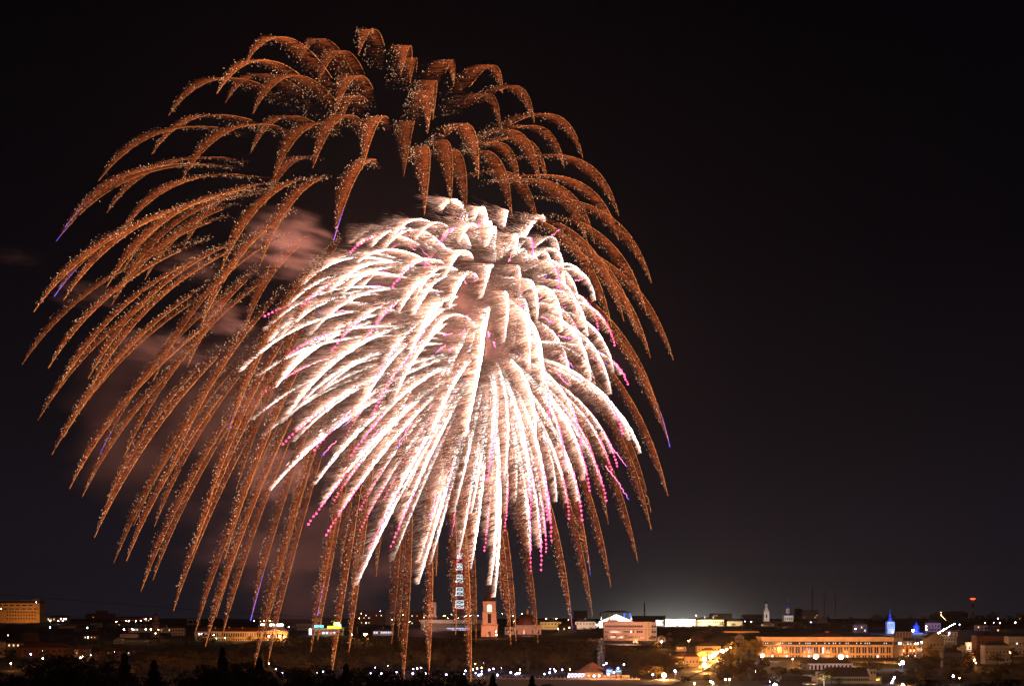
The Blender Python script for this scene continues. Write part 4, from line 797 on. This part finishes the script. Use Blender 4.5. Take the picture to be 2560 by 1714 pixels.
    for x, pb, pt in ((2318, 1640, 1612), (2335, 1650, 1616), (2300, 1610, 1598), (2345, 1600, 1586), (2360, 1592, 1576)): tree(x, pb, pt, 'b', 'orange lit tree beside the climbing street', 'trees beside the climbing street', wide=1.3)
    # near silhouettes
    NL = 'black foreground tree standing out against the dim park'
    for x, pt, kd, Y, w in ((150, 1622, 'A', 230, 1.3), (120, 1640, 'B', 210, 1.3), (225, 1628, 'B', 220, 1.1), (250, 1640, 'A', 215, 1.2), (75, 1650, 'A', 200, 1.3), (180, 1630, 'A', 215, 1.4), (20, 1672, 'B', 190, 1.4), (312, 1645, 'K', 225, 1.5), (285, 1672, 'A', 200, 1.3), (385, 1662, 'K', 210, 1.6), (350, 1682, 'A', 190, 1.4), (430, 1688, 'A', 185, 1.5), (510, 1652, 'A', 225, 1.0), (494, 1660, 'B', 215, 1.1), (528, 1662, 'A', 210, 1.2),
        (556, 1631, 'K', 240, 1.3), (590, 1644, 'A', 220, 1.2), (610, 1650, 'B', 215, 1.3), (570, 1660, 'A', 205, 1.3), (648, 1655, 'K', 230, 1.5), (640, 1668, 'A', 205, 1.3), (670, 1670, 'A', 200, 1.2), (700, 1690, 'A', 190, 1.4), (722, 1657, 'A', 215, 1.1), (742, 1662, 'B', 210, 1.2), (765, 1680, 'A', 195, 1.3), (797, 1653, 'A', 225, 1.0), (812, 1668, 'B', 205, 1.2), (845, 1690, 'A', 190, 1.3), (865, 1672, 'K', 215, 1.5),
        (905, 1660, 'A', 220, 1.1), (935, 1656, 'B', 225, 1.1), (962, 1664, 'A', 215, 1.2), (985, 1676, 'B', 200, 1.3), (1010, 1694, 'A', 190, 1.3), (1040, 1684, 'A', 200, 1.2), (1062, 1675, 'B', 210, 1.1), (1098, 1667, 'A', 220, 1.05), (1118, 1670, 'A', 215, 1.1), (1140, 1678, 'B', 205, 1.2), (1165, 1690, 'A', 195, 1.3), (1330, 1701, 'K', 210, 1.5), (1383, 1704, 'A', 205, 1.3), (1232, 1699, 'K', 205, 1.5), (40, 1690, 'A', 180, 1.4), (220, 1680, 'A', 190, 1.5), (2322, 1692, 'A', 205, 1.2), (2300, 1704, 'B', 190, 1.3), (2420, 1700, 'A', 195, 1.5), (2500, 1695, 'B', 195, 1.5), (2550, 1690, 'A', 200, 1.5)):
        pb = HOR - (gz(Y) - CZ) / S(Y)
        tree(x, pb, pt - 13, kd, NL if kd != 'K' else 'black pointed foreground conifer against the dim park', 'black foreground trees', Y=Y, wide=w * .86 if kd != 'K' else w * .85)

def wires():
    for pts, lab in (((( -40, 1480), (0, 1484), (430, 1519), (650, 1534), (860, 1546), (1080, 1557), (1500, 1571), (1900, 1576.5), (2150, 1575.5), (2600, 1568)), 'uppermost thin black wire sagging across the town'),
                     (((-40, 1520), (0, 1524), (430, 1562), (640, 1573), (860, 1583), (1050, 1593), (1200, 1600), (1500, 1607), (2000, 1616), (2600, 1622)), 'middle thin black wire sagging across the town'),
                     (((-40, 1600), (0, 1603), (430, 1638), (640, 1652), (860, 1668), (1290, 1684), (1720, 1698), (2150, 1700), (2600, 1698)), 'lowest thin black wire sagging across the town')):
        m = MB(); Y = 70; q = [P(x, y, Y) for x, y in pts]
        for a, b in zip(q, q[1:]):
            for i in range(6): m.bar(a.lerp(b, i / 6), a.lerp(b, (i + 1) / 6), .0085, 4)
        tag(m.build('overhead_wire', M_cable), lab, 'wire', 'overhead wires')

# ------------------------------------------------------------------ fireworks
FY = 600.0; FS = FY / FPX
def needles(name, p0, p1, r0, cols, parent, kind=None, label=None):
    """one mesh of many thin tapering embers from p0 to p1"""
    n = len(p0); d = p1 - p0; L = np.linalg.norm(d, axis=1, keepdims=True) + 1e-9; d = d / L
    up = np.where(np.abs(d[:, 2:3]) > .9, np.array([[1., 0, 0]]), np.array([[0, 0, 1.]])); u = np.cross(d, up); u /= np.linalg.norm(u, axis=1, keepdims=True); w = np.cross(d, u)
    r = np.asarray(r0).reshape(-1, 1) * np.ones((n, 1)); mid = p0 + d * L * .3
    vs = [p0]
    for i in range(3):
        a = 2.094 * i; vs.append(mid + (u * math.cos(a) + w * math.sin(a)) * r)
    vs.append(p1); v = np.stack(vs, 1).reshape(-1, 3)
    base = (np.arange(n) * 5)[:, None]
    t = np.array([[0, 2, 1], [0, 3, 2], [0, 1, 3], [1, 2, 4], [2, 3, 4], [3, 1, 4]]); f = (base[:, None, :] + t[None]).reshape(-1)
    me = bpy.data.meshes.new(name); nf = n * 6
    me.vertices.add(5 * n); me.vertices.foreach_set('co', v.astype(np.float32).ravel()); me.loops.add(3 * nf); me.loops.foreach_set('vertex_index', f.astype(np.int32))
    me.polygons.add(nf); me.polygons.foreach_set('loop_start', np.arange(0, 3 * nf, 3, dtype=np.int32)); me.polygons.foreach_set('loop_total', np.full(nf, 3, dtype=np.int32))
    at = me.attributes.new('spark', 'FLOAT_COLOR', 'POINT'); c4 = np.ones((n, 5, 4), np.float32); c4[:, :, :3] = cols[:, None, :]; at.data.foreach_set('color', c4.ravel())
    me.update(); me.materials.append(SPARK)
    o = bpy.data.objects.new(name, me); COL.objects.link(o)
    if parent: o.parent = parent
    if kind: o['kind'] = kind
    if label: o['label'] = label
    return o
class Burst:
    """drag and gravity ballistics of one shell in a steady wind from the right"""
    def __init__(s, cpx, cpy, Rpx, Fpx, wpx, kT, Y=FY):
        s.C = np.array(P(cpx, cpy, Y)); k = S(Y); s.k = k; s.R = Rpx * k; s.F = Fpx * k; s.w = wpx * k; s.kT = kT
        s.Tc = s.C + np.array([-s.w, 0, -s.F])
    def direction(s, px, py, front):
        o = np.array([0, 0, CZ]); d = np.array(P(px, py, 1.0)) - o; d /= np.linalg.norm(d); b = np.dot(d, s.Tc - o); q = o + d * b - s.Tc; m = np.dot(q, q)
        h = math.sqrt(max(0, s.R ** 2 - m)); tip = o + d * (b - h if front else b + h); return (tip - s.Tc) / s.R
    def pos(s, d, t, e=1.0):
        f = (1 - np.exp(-s.kT * t)) / (1 - math.exp(-s.kT)); h = (s.kT * t - (1 - np.exp(-s.kT * t))) / (s.kT - (1 - math.exp(-s.kT)))
        p = s.C[None] + s.R * d[None] * f[:, None]; p = p + np.stack([-s.w * t, 0 * t, -s.F * h], 1); return p
def along(B, d, t0, n, t1=1.0):
    """n times between t0 and t1 spread evenly along the path, with positions"""
    tt = np.linspace(t0, t1, 200); p = B.pos(d, tt); L = np.concatenate([[0], np.cumsum(np.linalg.norm(np.diff(p, axis=0), axis=1))])
    u = rng.uniform(0, L[-1], n); t = np.interp(u, L, tt); return t, B.pos(d, t), L[-1]
WIND = np.array([-1.0, 0, 0])
OUTER = [(421,290),(542,234),(563,258,1),(613,161),(632,285),(749,154),(796,206),(837,286),(847,319),(379,386),(246,453),(453,452),(626,384),(682,450,1),(782,421),(267,532),(167,563,2),(146,596,1),(661,515),(837,592,2),(296,594,1),
 (84,780),(140,735,2),(159,750),(266,718),(311,671),(293,732),(362,700),(459,620),(552,675),(648,666),(55,911),(120,921),(279,762),(220,946),(223,975),(468,918),(502,814),(609,832),(382,953),(95,1050),(145,971),
 (129,1137),(159,1093),(174,1221),(205,1243),(255,1123,1),(309,1143),(236,1343),(264,1264),(284,1407),(316,1402),(334,1314),(352,1478),(382,1450),(386,1316),(425,1178),(433,1527),(480,1387),(489,1577),(513,1615),(540,1543),(555,1591),(629,1540,2),(636,1668),(670,1654),(660,1599),(795,1529,2),(777,1629),(794,1599),(828,1694),(575,1062,1),(564,1102),(589,1228),(561,1398),
 (872,1630),(979,1608),(995,1594),(1008,1712),(1072,1687),(1139,1586),(1172,1591),(1177,1703),(1190,1604),(1277,1612),(1290,1602),(1253,1494),(1345,1606),(1430,1564,1),(1481,1538),(1527,1467),
 (1673,1109,2),(1653,1056),(1670,1240),(1628,1324),(1628,1282),(1594,1403),(1521,1310),(1475,1428,1),(1683,900),(1629,708),(1615,779),(1471,615,2),(1487,610),(1345,572),(1547,540),(1529,818),(1560,804),(1547,602),(1626,895),(1596,843),
 (896,138),(1002,188),(1025,209),(1134,215),(1082,300),(1009,442),(1196,448),(1250,317),(1336,309),(1457,396),(1351,463),(1369,457),(1411,421),(1280,546),(1257,234),(1061,538),(1069,334),(1127,511),(905,425),(1300,470),(1165,545),(700,940),(720,1340),(880,1500),(940,1440),(1090,1440),(520,1260),(850,1420)]
def ember_cols(n, base, lo, hi):
    b = np.array(base)[None]; return b * rng.uniform(lo, hi, (n, 1)) * (1 + rng.normal(0, .08, (n, 3)))
def gold_burst():
    B = Burst(990, 550, 757, 355, 120, 2.0); k = B.k
    t = thing('gold_willow_burst', 'huge orange willow firework with long glittering trails arching across the sky', 'firework', tuple(B.C))
    org = np.array(B.C)
    rest = []; items = []
    for i, it in enumerate(OUTER):
        d = B.direction(it[0], it[1], rng.random() < .55); viol = it[2] if len(it) > 2 else 0
        items.append((d, viol))
    for j, (d, viol) in enumerate(items):
        upw = max(0, d[2]); t0 = .26 + .14 * rng.random() - .06 * upw
        tl, pl, L = along(B, d, t0, 10); Lp = L / k
        n = int(min(2600, max(900, Lp * 3.6))); tb = rng.uniform(.5, 1.2)
        tt, p, _ = along(B, d, t0, n)
        capw = (20 + 42 * max(0, d[2] + .1) ** .8) * k * (.92 + .08 * d[1]); dr = np.minimum(B.w * (1 - tt), capw); x = rng.uniform(0, 1, n) ** 1.6; ln = dr * .45 + 2 * k
        fall = np.stack([0 * tt, 0 * tt, -rng.uniform(0, .10, n)], 1)
        fade = np.clip((tt - t0) / (.26 + .12 * upw), 0.03, 1)
        keep = rng.random(n) < fade; tt, p, dr, x, ln, fall, fade = tt[keep], p[keep], dr[keep], x[keep], ln[keep], fall[keep], fade[keep]; n = len(tt)
        dirv = WIND[None] + fall; s0 = p + dirv * (dr * x)[:, None] + np.stack([rng.normal(0, .4, n) * k, rng.normal(0, 5, n) * k * x, rng.normal(0, .5, n) * k], 1)
        e0 = s0 + dirv * np.minimum(ln, dr * (1 - x) + 1.2 * k)[:, None]
        c = ember_cols(n, (1.0, .182, .044), .5, 1.25) * (.50 * tb * np.clip((1.03 - tt) / .12, .45, 1) * (.10 + .90 * (1 - x) ** 1.6) * (.4 + .6 * fade))[:, None]
        # glitter
        ng = int(Lp * .62); tg, pg, _ = along(B, d, t0, ng, .97); drg = np.minimum(B.w * (1 - tg), capw * 1.2); xg = rng.beta(2.2, 1.6, ng) * 1.12
        g0 = pg + WIND[None] * (drg * xg)[:, None] + np.stack([0 * tg, rng.normal(0, 5, ng) * k, rng.normal(0, 2.4, ng) * k - .05 * drg], 1)
        gd = rng.normal(0, 1, (ng, 3)); gd /= np.linalg.norm(gd, axis=1)[:, None]
        gl = rng.uniform(1.5, 4.5, ng)[:, None] * k
        cg = np.array([[1.0, .52, .28]]) * rng.uniform(.25, 1.0, (ng, 1)) ** 2.4 * 2.9 * tb
        P0 = np.concatenate([s0, g0]); P1 = np.concatenate([e0, g0 + gd * gl]); RR = np.concatenate([rng.uniform(.20, .42, n) * k, rng.uniform(.35, .72, ng) * k]); CC = np.concatenate([c, cg])
        # bright leading edge
        ne = int(Lp * .55); te, pe, _ = along(B, d, min(.97, t0 + .1), ne); dv = B.pos(d, np.minimum(1.0, te + .012)) - pe
        P0 = np.concatenate([P0, pe + rng.normal(0, .5, (ne, 3)) * k]); P1 = np.concatenate([P1, pe + dv]); RR = np.concatenate([RR, np.full(ne, .5 * k)]); CC = np.concatenate([CC, ember_cols(ne, (1.0, .29, .07), .5, 1.2) * tb])
        items[j] = (L, P0 - org, P1 - org, RR, CC, viol, d)
    order = sorted(range(len(items)), key=lambda q: -items[q][0])
    for rank, q in enumerate(order):
        L, P0, P1, RR, CC, viol, d = items[q]
        if rank < 99 or viol == 2:
            if rank >= 99: rest.append((P0, P1, RR, CC)); continue
            o = needles('spark_trail', P0, P1, RR, CC, t)
            if viol:
                m = 40; a = .86 if viol == 2 else .93; ts = np.linspace(a, 1.012, m + 1); q_ = B.pos(d, ts) - org
                cc = np.array([[.28, .16, 1.6]]) * np.linspace(.3, 1.3, m)[:, None] * (1.5 if viol == 2 else .8)
                needles('violet_streak', q_[:-1] , q_[1:] + (q_[1:] - q_[:-1]) * .4, np.full(m, (.95 if viol == 2 else .7) * k), cc, o)
        else: rest.append((P0, P1, RR, CC))
    if rest: needles('short_spark_trails', *[np.concatenate([r[i] for r in rest]) for i in range(4)], t, 'stuff')
    return B

UV = lambda u, v: (600 + .689 * u, 440 + .689 * v)
# tips in the cropped picture: (u, v, kind) kind m = magenta strobing end, w = white end, g = greenish end, t = tan end
IN_LOW = [(85,512,'m'),(90,785,'m'),(165,658,'m'),(150,980,'m'),(150,1088,'m'),(265,1000,'m'),(245,1270,'m'),(310,1308,'m'),(432,1215,'m'),(433,1290,'m'),(468,1360,'m'),(545,1350,'m'),(785,1415,'m'),(885,1365,'m'),(895,1110,'m'),(960,1290,'m'),(1053,1245,'m'),(1053,1440,'m'),(1093,1435,'m'),(1115,1255,'m'),(1130,1330,'m'),(1195,1250,'m'),(1243,1255,'m'),(1330,1185,'m'),(1350,1085,'m'),(1370,1060,'m'),(1410,760,'m'),(580,1105,'m'),
 (72,722,'w'),(50,880,'w'),(85,945,'t'),(112,1138,'w'),(235,810,'w'),(275,1115,'w'),(425,1480,'t'),(570,1220,'t'),(648,1478,'w'),(692,1405,'w'),(650,1400,'t'),(910,1480,'w'),(925,1525,'w'),(840,1220,'w'),(778,1215,'w'),(1455,1003,'w'),(1300,1100,'m'),(1110,1370,'m'),(795,1370,'w'),(1290,755,'w'),(1240,980,'m'),(1180,1060,'m'),(1000,1180,'t'),(1020,1060,'m'),(1150,1180,'t'),(340,1180,'m'),(520,1180,'m'),(960,1100,'t'),(700,1180,'t'),(1390,940,'m'),(1270,1150,'m'),(400,1020,'m')]
IN_UP = [(97,555,'g'),(8,705,'w'),(175,470,'w'),(380,955,'m'),(470,885,'m'),(592,700,'m'),(458,592,'m'),(550,408,'m'),(668,335,'m'),(520,300,'m'),(395,283,'m'),(1256,415,'m'),(1110,195,'m'),(958,295,'m'),(908,335,'m'),(1020,510,'m'),(1090,380,'m'),(580,490,'t'),(410,240,'t'),(480,255,'t'),(560,215,'t'),(640,230,'t'),(720,255,'m'),(800,235,'t'),(840,260,'m'),(900,250,'t'),(1000,285,'t'),(1060,300,'m'),(1130,350,'t'),(1160,420,'m'),(1220,440,'m'),(1290,450,'w'),(1300,560,'m'),(1230,520,'t'),(1360,620,'m'),(1240,640,'m'),(1170,560,'t'),(1100,760,'t'),(1080,520,'t'),(1000,480,'t'),(880,440,'t'),(760,480,'t'),(690,900,'m'),(550,830,'t'),(480,760,'m'),(330,640,'m'),(260,560,'t'),(220,480,'m'),(330,420,'t'),(430,420,'t'),(620,640,'t'),(740,790,'t'),(860,700,'t'),(1050,700,'t'),(960,600,'t'),(1120,880,'m'),(300,740,'m'),(180,860,'t'),(640,960,'t'),(820,940,'t'),(420,870,'t'),(520,980,'t'),(1200,760,'t'),(735,150,'x'),(850,160,'t'),(960,170,'t')]
def white_burst(B, tips, name, label, t_start, seed, hair=1.0, nmax=80, gain=1.0):
    k = B.k; org = np.array(B.C); t = thing(name, label, 'firework', tuple(B.C))
    ex = []
    while len(tips) + len(ex) < nmax: ex.append((None, None, 't'))
    for u, v, kind in list(tips) + ex:
        if u is None: d = rng.normal(0, 1, 3) * np.array([.8, 1.0, .8]); d[1] = -abs(d[1]) if rng.random() < .7 else d[1]; d[2] = abs(d[2]) if seed == 2 else d[2] * .6; d /= np.linalg.norm(d); d *= rng.uniform(.8, 1)
        else: px, py = UV(u, v); d = B.direction(px, py, rng.random() < .62)
        t0 = t_start + .12 * rng.random()
        if kind == 'x': d = d * 1.04; kind = 't'
        tend = {'m': .86, 'w': 1.0, 'g': 1.0, 't': 1.0}[kind]
        _, _, L = along(B, d, t0, 4, tend); Lp = L / k; bright = rng.uniform(.42, 1.35) * gain
        # hair: embers blown off to the left
        n = int(min(2600, Lp * 5.0 * hair)) + 200; tt, p, _ = along(B, d, t0, n, tend); v_ = B.pos(d, np.minimum(1.0, tt + .01)) - B.pos(d, np.minimum(1.0, tt + .01) - .01); v_ /= (np.linalg.norm(v_, axis=1, keepdims=True) + 1e-9)
        rem = np.clip((tend + .04 - (.16 if kind in 'wg' else 0) - tt) / .5, .05, 1); cap = 84 * k * rem; x = rng.uniform(0, 1, n) ** 2.1; ln = (rng.uniform(10, 26, n) * k) * (.4 + .6 * rem)
        hd = WIND[None] + v_ * .36 + np.stack([0 * tt, rng.normal(0, .12, n), rng.normal(0, .10, n) - .08], 1)
        s0 = p + hd * (cap * x)[:, None] + rng.normal(0, .8, (n, 3)) * k; e0 = s0 + hd * ln[:, None]
        base = np.where(rng.random((n, 1)) < .45, np.array([[1.55, .98, .74]]), np.array([[1.25, .43, .24]]))
        c = base * rng.uniform(.6, 1.5, (n, 1)) * (bright * (1.45 * np.exp(-4.2 * x) + .10) * np.clip((tt - t0) / .10, .25, 1))[:, None]
        tuft = rng.uniform(.15, 1.0, 400) ** 1.5 * 2.0; seg = np.linspace(0, 1, 200); pl_ = B.pos(d, t0 + (tend - t0) * seg); Ls = np.concatenate([[0], np.cumsum(np.linalg.norm(np.diff(pl_, axis=0), axis=1))])
        bi = (np.interp((tt - t0) / (tend - t0), seg, Ls) / (6.5 * k)).astype(int) % 400; c = c * np.where(x > .06, tuft[bi], 1.0)[:, None]
        # core
        m = int(Lp * 2.0) + 40; tc, pc, _ = along(B, d, t0 + .02, m, tend); dv = B.pos(d, np.minimum(1.0, tc + .02)) - pc
        off = rng.exponential(rng.uniform(1.2, 4.2), m) * k * np.clip((tend + .05 - tc) / .5, .12, 1)
        c0 = pc + WIND[None] * off[:, None] + rng.normal(0, .7, (m, 3)) * k; c1 = c0 + dv * rng.uniform(.6, 1.4, (m, 1))
        cc = np.array([[5.0, 4.3, 4.0]]) * rng.uniform(.5, 1.4, (m, 1)) * bright * (np.clip((tc - t0) / .1, .3, 1) * np.clip((tend + .03 - tc) / .22, .22, 1))[:, None]
        o = needles('spark_trail', np.concatenate([s0, c0]) - org, np.concatenate([e0, c1]) - org, np.concatenate([rng.uniform(.25, .5, n) * k, rng.uniform(.6, 1.2, m) * k]), np.concatenate([c, cc]), t)
        if kind == 'm':
            tb_ = np.linspace(.68, 1.0, 60); q0 = B.pos(d, tb_); Lb = np.concatenate([[0], np.cumsum(np.linalg.norm(np.diff(q0, axis=0), axis=1))]); nb = max(12, int(Lb[-1] / (10.5 * k)))
            if Lb[-1] < 70 * k: continue
            tl = np.linspace(.45, 1.0, 40); ql = B.pos(d, tl) + np.array([0, -3 * k, 0])
            ta = np.interp((np.arange(nb) + .5) / nb * Lb[-1], Lb, tb_); q = B.pos(d, ta); q = q + rng.normal(0, .7, q.shape) * k + np.array([0, -3 * k, 0]); dv = B.pos(d, ta) - B.pos(d, ta - .006)
            dv = dv / (np.linalg.norm(dv, axis=1, keepdims=True) + 1e-9) * np.linspace(9.5, 5.5, nb)[:, None] * k
            r = rng.uniform(2.4, 3.4, nb) * k; c = np.array([[5.2, .30, 1.0]]) * rng.uniform(.8, 1.4, (nb, 1)); needles('strobe_tail', np.concatenate([ql[:-1], q - dv / 2]) - org, np.concatenate([ql[1:] * 1.3 - ql[:-1] * .3, q + dv / 2]) - org, np.concatenate([np.where(tl[:-1] < .76, 1.1, .35) * k, r * 1.15]), np.concatenate([np.tile(np.array([[4.0, .7, 1.5]]), (39, 1)) * np.where(tl[:-1] < .76, 1, .3)[:, None], c]), o)
        elif kind in 'wg':
            ta = np.linspace(.84, 1.0, 26); q = B.pos(d, ta); c = np.tile(np.array([[2.0, 2.4, 2.6]] if kind == 'w' else [[1.0, 1.8, .4]]), (25, 1)); needles('tip_streak', q[:-1] - org, q[1:] * 1.4 - q[:-1] * .4 - org, np.full(25, (1.5 if kind == 'w' else .9) * k), c, o)
    return t
def crackle(B):
    k = B.k; org = np.array(B.C); t = thing('crackle_burst', 'scatter of thin wriggling pink and violet streaks through the middle of the white bursts', 'firework', tuple(B.C))
    for j in range(64):
        d = rng.normal(0, 1, 3); d[1] = -abs(d[1]) - .25; d /= np.linalg.norm(d); a = rng.uniform(.45, .92); ln = rng.uniform(.08, .17); m = 14
        s_ = np.linspace(a, a + ln, m + 1); p = B.C[None] + d[None] * B.R * s_[:, None]; p[:, 2] -= (s_ ** 2) * B.F * .8; p[:, 0] -= s_ * B.w * .6
        p += rng.normal(0, 1.3, p.shape) * k
        u = np.linspace(0, 1, m)[:, None]; c = np.array([[5.0, .9, 1.7]]) * (1 - u ** 3) + np.array([[.5, .25, 1.8]]) * u ** 3
        needles('crackle_streak', p[:-1] - org, p[1:] + (p[1:] - p[:-1]) * .3 - org, np.full(m, 1.15 * k), c, t)
def burst_light(px, py, Y, col, power, rad):
    l = bpy.data.lights.new('firework_light', 'POINT'); l.energy = power; l.color = col; l.shadow_soft_size = rad
    o = bpy.data.objects.new('firework_light', l); COL.objects.link(o); o.location = P(px, py, Y); return o

# ------------------------------------------------------------------ smoke
def smoke(px, py, rx, ry, Y, dens, label, seed, rz=0.0, tilt=0.0, scale=3.0):
    k = S(Y); m = MB(); n, r_ = 20, 10; prof = [(math.sin(math.pi * i / r_) if 0 < i < r_ else .02, -math.cos(math.pi * i / r_)) for i in range(r_ + 1)]
    m.lathe(0, 0, prof, n); mat = bpy.data.materials.new('smoke'); mat.use_nodes = True; nt = mat.node_tree; nt.nodes.clear()
    out = nd(nt, 'ShaderNodeOutputMaterial'); pv = nd(nt, 'ShaderNodeVolumePrincipled'); pv.inputs['Color'].default_value = (.80, .62, .74, 1); pv.inputs['Anisotropy'].default_value = .0
    tc = nd(nt, 'ShaderNodeTexCoord'); mp = nd(nt, 'ShaderNodeMapping'); mp.inputs['Scale'].default_value = (1, 1, 1.7); mp.inputs['Location'].default_value = (seed * 3.1, seed * 1.7, seed)
    nz = nd(nt, 'ShaderNodeTexNoise'); nz.inputs['Scale'].default_value = scale * .6; nz.inputs['Detail'].default_value = 4; nz.inputs['Distortion'].default_value = .4
    nt.links.new(tc.outputs['Object'], mp.inputs[0]); nt.links.new(mp.outputs[0], nz.inputs['Vector'])
    ln = nd(nt, 'ShaderNodeVectorMath', operation='LENGTH'); nt.links.new(tc.outputs['Object'], ln.inputs[0])
    fa = nd(nt, 'ShaderNodeMapRange'); fa.inputs[1].default_value = 1.0; fa.inputs[2].default_value = .25; fa.interpolation_type = 'SMOOTHSTEP'; n2 = nd(nt, 'ShaderNodeTexNoise'); n2.inputs['Scale'].default_value = 1.5; n2.inputs['Detail'].default_value = 3; nt.links.new(mp.outputs[0], n2.inputs['Vector'])
    pa = nd(nt, 'ShaderNodeMath', operation='MULTIPLY_ADD'); pa.inputs[1].default_value = 1.5; pa.inputs[2].default_value = -.62; nt.links.new(n2.outputs['Fac'], pa.inputs[0])
    pb_ = nd(nt, 'ShaderNodeMath', operation='ADD'); nt.links.new(ln.outputs['Value'], pb_.inputs[0]); nt.links.new(pa.outputs[0], pb_.inputs[1]); nt.links.new(pb_.outputs[0], fa.inputs[0])
    edge = nd(nt, 'ShaderNodeMapRange'); edge.inputs[1].default_value = .99; edge.inputs[2].default_value = .8; nt.links.new(ln.outputs['Value'], edge.inputs[0])
    mr = nd(nt, 'ShaderNodeMapRange'); mr.inputs[1].default_value = .38; mr.inputs[2].default_value = .68; nt.links.new(nz.outputs['Fac'], mr.inputs[0])
    mu = nd(nt, 'ShaderNodeMath', operation='MULTIPLY'); em = nd(nt, 'ShaderNodeMath', operation='MULTIPLY'); nt.links.new(fa.outputs[0], em.inputs[0]); nt.links.new(edge.outputs[0], em.inputs[1]); nt.links.new(em.outputs[0], mu.inputs[0]); nt.links.new(mr.outputs[0], mu.inputs[1])
    m2 = nd(nt, 'ShaderNodeMath', operation='MULTIPLY'); nt.links.new(mu.outputs[0], m2.inputs[0]); m2.inputs[1].default_value = dens
    nt.links.new(m2.outputs[0], pv.inputs['Density']); nt.links.new(pv.outputs[0], out.inputs['Volume'])
    o = m.build('smoke_cloud', mat); o.location = P(px, py, Y); o.scale = (rx * k, rx * k * .6, ry * k); o.rotation_euler = (0, tilt, rz); tag(o, label, 'smoke'); return o

far_town(); tv_tower(); great_bell_tower(); domed_church(); theatre_and_office(); right_churches(); government(); yellow_street(); right_hill(); pavilion_and_embankment()
lamps(); trees(); plant_trees(); wires()
gold_burst()
BL = Burst(1221, 866, 482, 162, 105, 1.6); BU = Burst(1214, 790, 476, 225, 105, 1.7)
white_burst(BL, IN_LOW, 'white_palm_burst', 'dazzling white firework whose furry trails droop low and end in magenta beads', .10, 1, .78, 74, .86)
white_burst(BU, IN_UP, 'white_crown_burst', 'dazzling white firework forming the upper crown of short curling trails', .24, 2, 1.0, 95, 1.2)
crackle(Burst(1216, 850, 470, 180, 100, 1.6))
burst_light(1215, 905, FY, (1, .43, .23), 1.7e6, 20)
burst_light(940, 700, FY, (1, .42, .24), .6e6, 30)

# smoke drifting off the bursts
smoke(715, 588, 160, 84, FY + 20, 0.0630, 'brightest reddish puff of smoke left of the white bursts', 1.3, tilt=R(14))
smoke(690, 650, 150, 60, FY + 30, 0.0450, 'soft red smoke just under the brightest puff', 2.1, tilt=R(8))
smoke(960, 705, 90, 40, FY - 60, 0.0400, 'pink smoke puff in front of the upper white burst', 3.7, tilt=R(16))
smoke(1130, 1010, 110, 60, FY - 40, 0.0540, 'pink smoke puff in the heart of the white bursts', 4.4)
smoke(470, 660, 130, 55, FY + 40, 0.0300, 'faint brown smoke puff among the upper left orange trails', 5.2, tilt=R(10))
smoke(210, 735, 130, 45, FY + 40, 0.0300, 'faint brown smoke puff near the far left orange trails', 6.9, tilt=R(10))
smoke(400, 870, 150, 60, FY + 50, 0.0756, 'faint mauve smoke puff in the middle of the left orange trails', 7.5, tilt=R(8))
smoke(560, 800, 110, 60, FY + 40, 0.0672, 'faint mauve smoke puff left of the white bursts', 8.8, tilt=R(8))
smoke(640, 1010, 110, 60, FY + 40, 0.0840, 'mauve smoke puff under the left tips of the white bursts', 9.4)
smoke(700, 1190, 130, 90, FY + 40, 0.1050, 'mauve smoke puff below the left tips of the white bursts', 10.1)
smoke(40, 645, 90, 35, FY + 60, 0.0150, 'lone faint brown smoke puff at the left edge', 11.6)
smoke(760, 1400, 420, 220, FY + 120, 0.0256, 'broad dull purple smoke bank low above the town', 12.2)
smoke(1065, 1580, 120, 28, 720, 0.0400, 'low pink smoke drifting over the trees before the bell towers', 13.9, scale=2.5)
smoke(560, 1080, 460, 380, FY + 130, 0.0263, 'wide thin mauve smoke veil behind the lower left orange trails', 14.3)
smoke(1120, 960, 560, 500, FY + 30, 0.0045, 'great ball of thin pink mist added as bloom around the white bursts', 15.7, scale=2.0)  # added volume around the burst lamp, imitates the bloom of the white core
def haze():
    mat = bpy.data.materials.new('night_air'); mat.use_nodes = True; nt = mat.node_tree; nt.nodes.clear()
    out = nd(nt, 'ShaderNodeOutputMaterial'); pv = nd(nt, 'ShaderNodeVolumePrincipled'); pv.inputs['Color'].default_value = (.88, .84, 1, 1); pv.inputs['Density'].default_value = .00003; pv.inputs['Anisotropy'].default_value = .75
    nt.links.new(pv.outputs[0], out.inputs['Volume'])
    o = MB().box(-9000, 9000, -200, 9500, CZ - 130, CZ + 340).build('haze', mat); tag(o, kind='stuff')
haze()
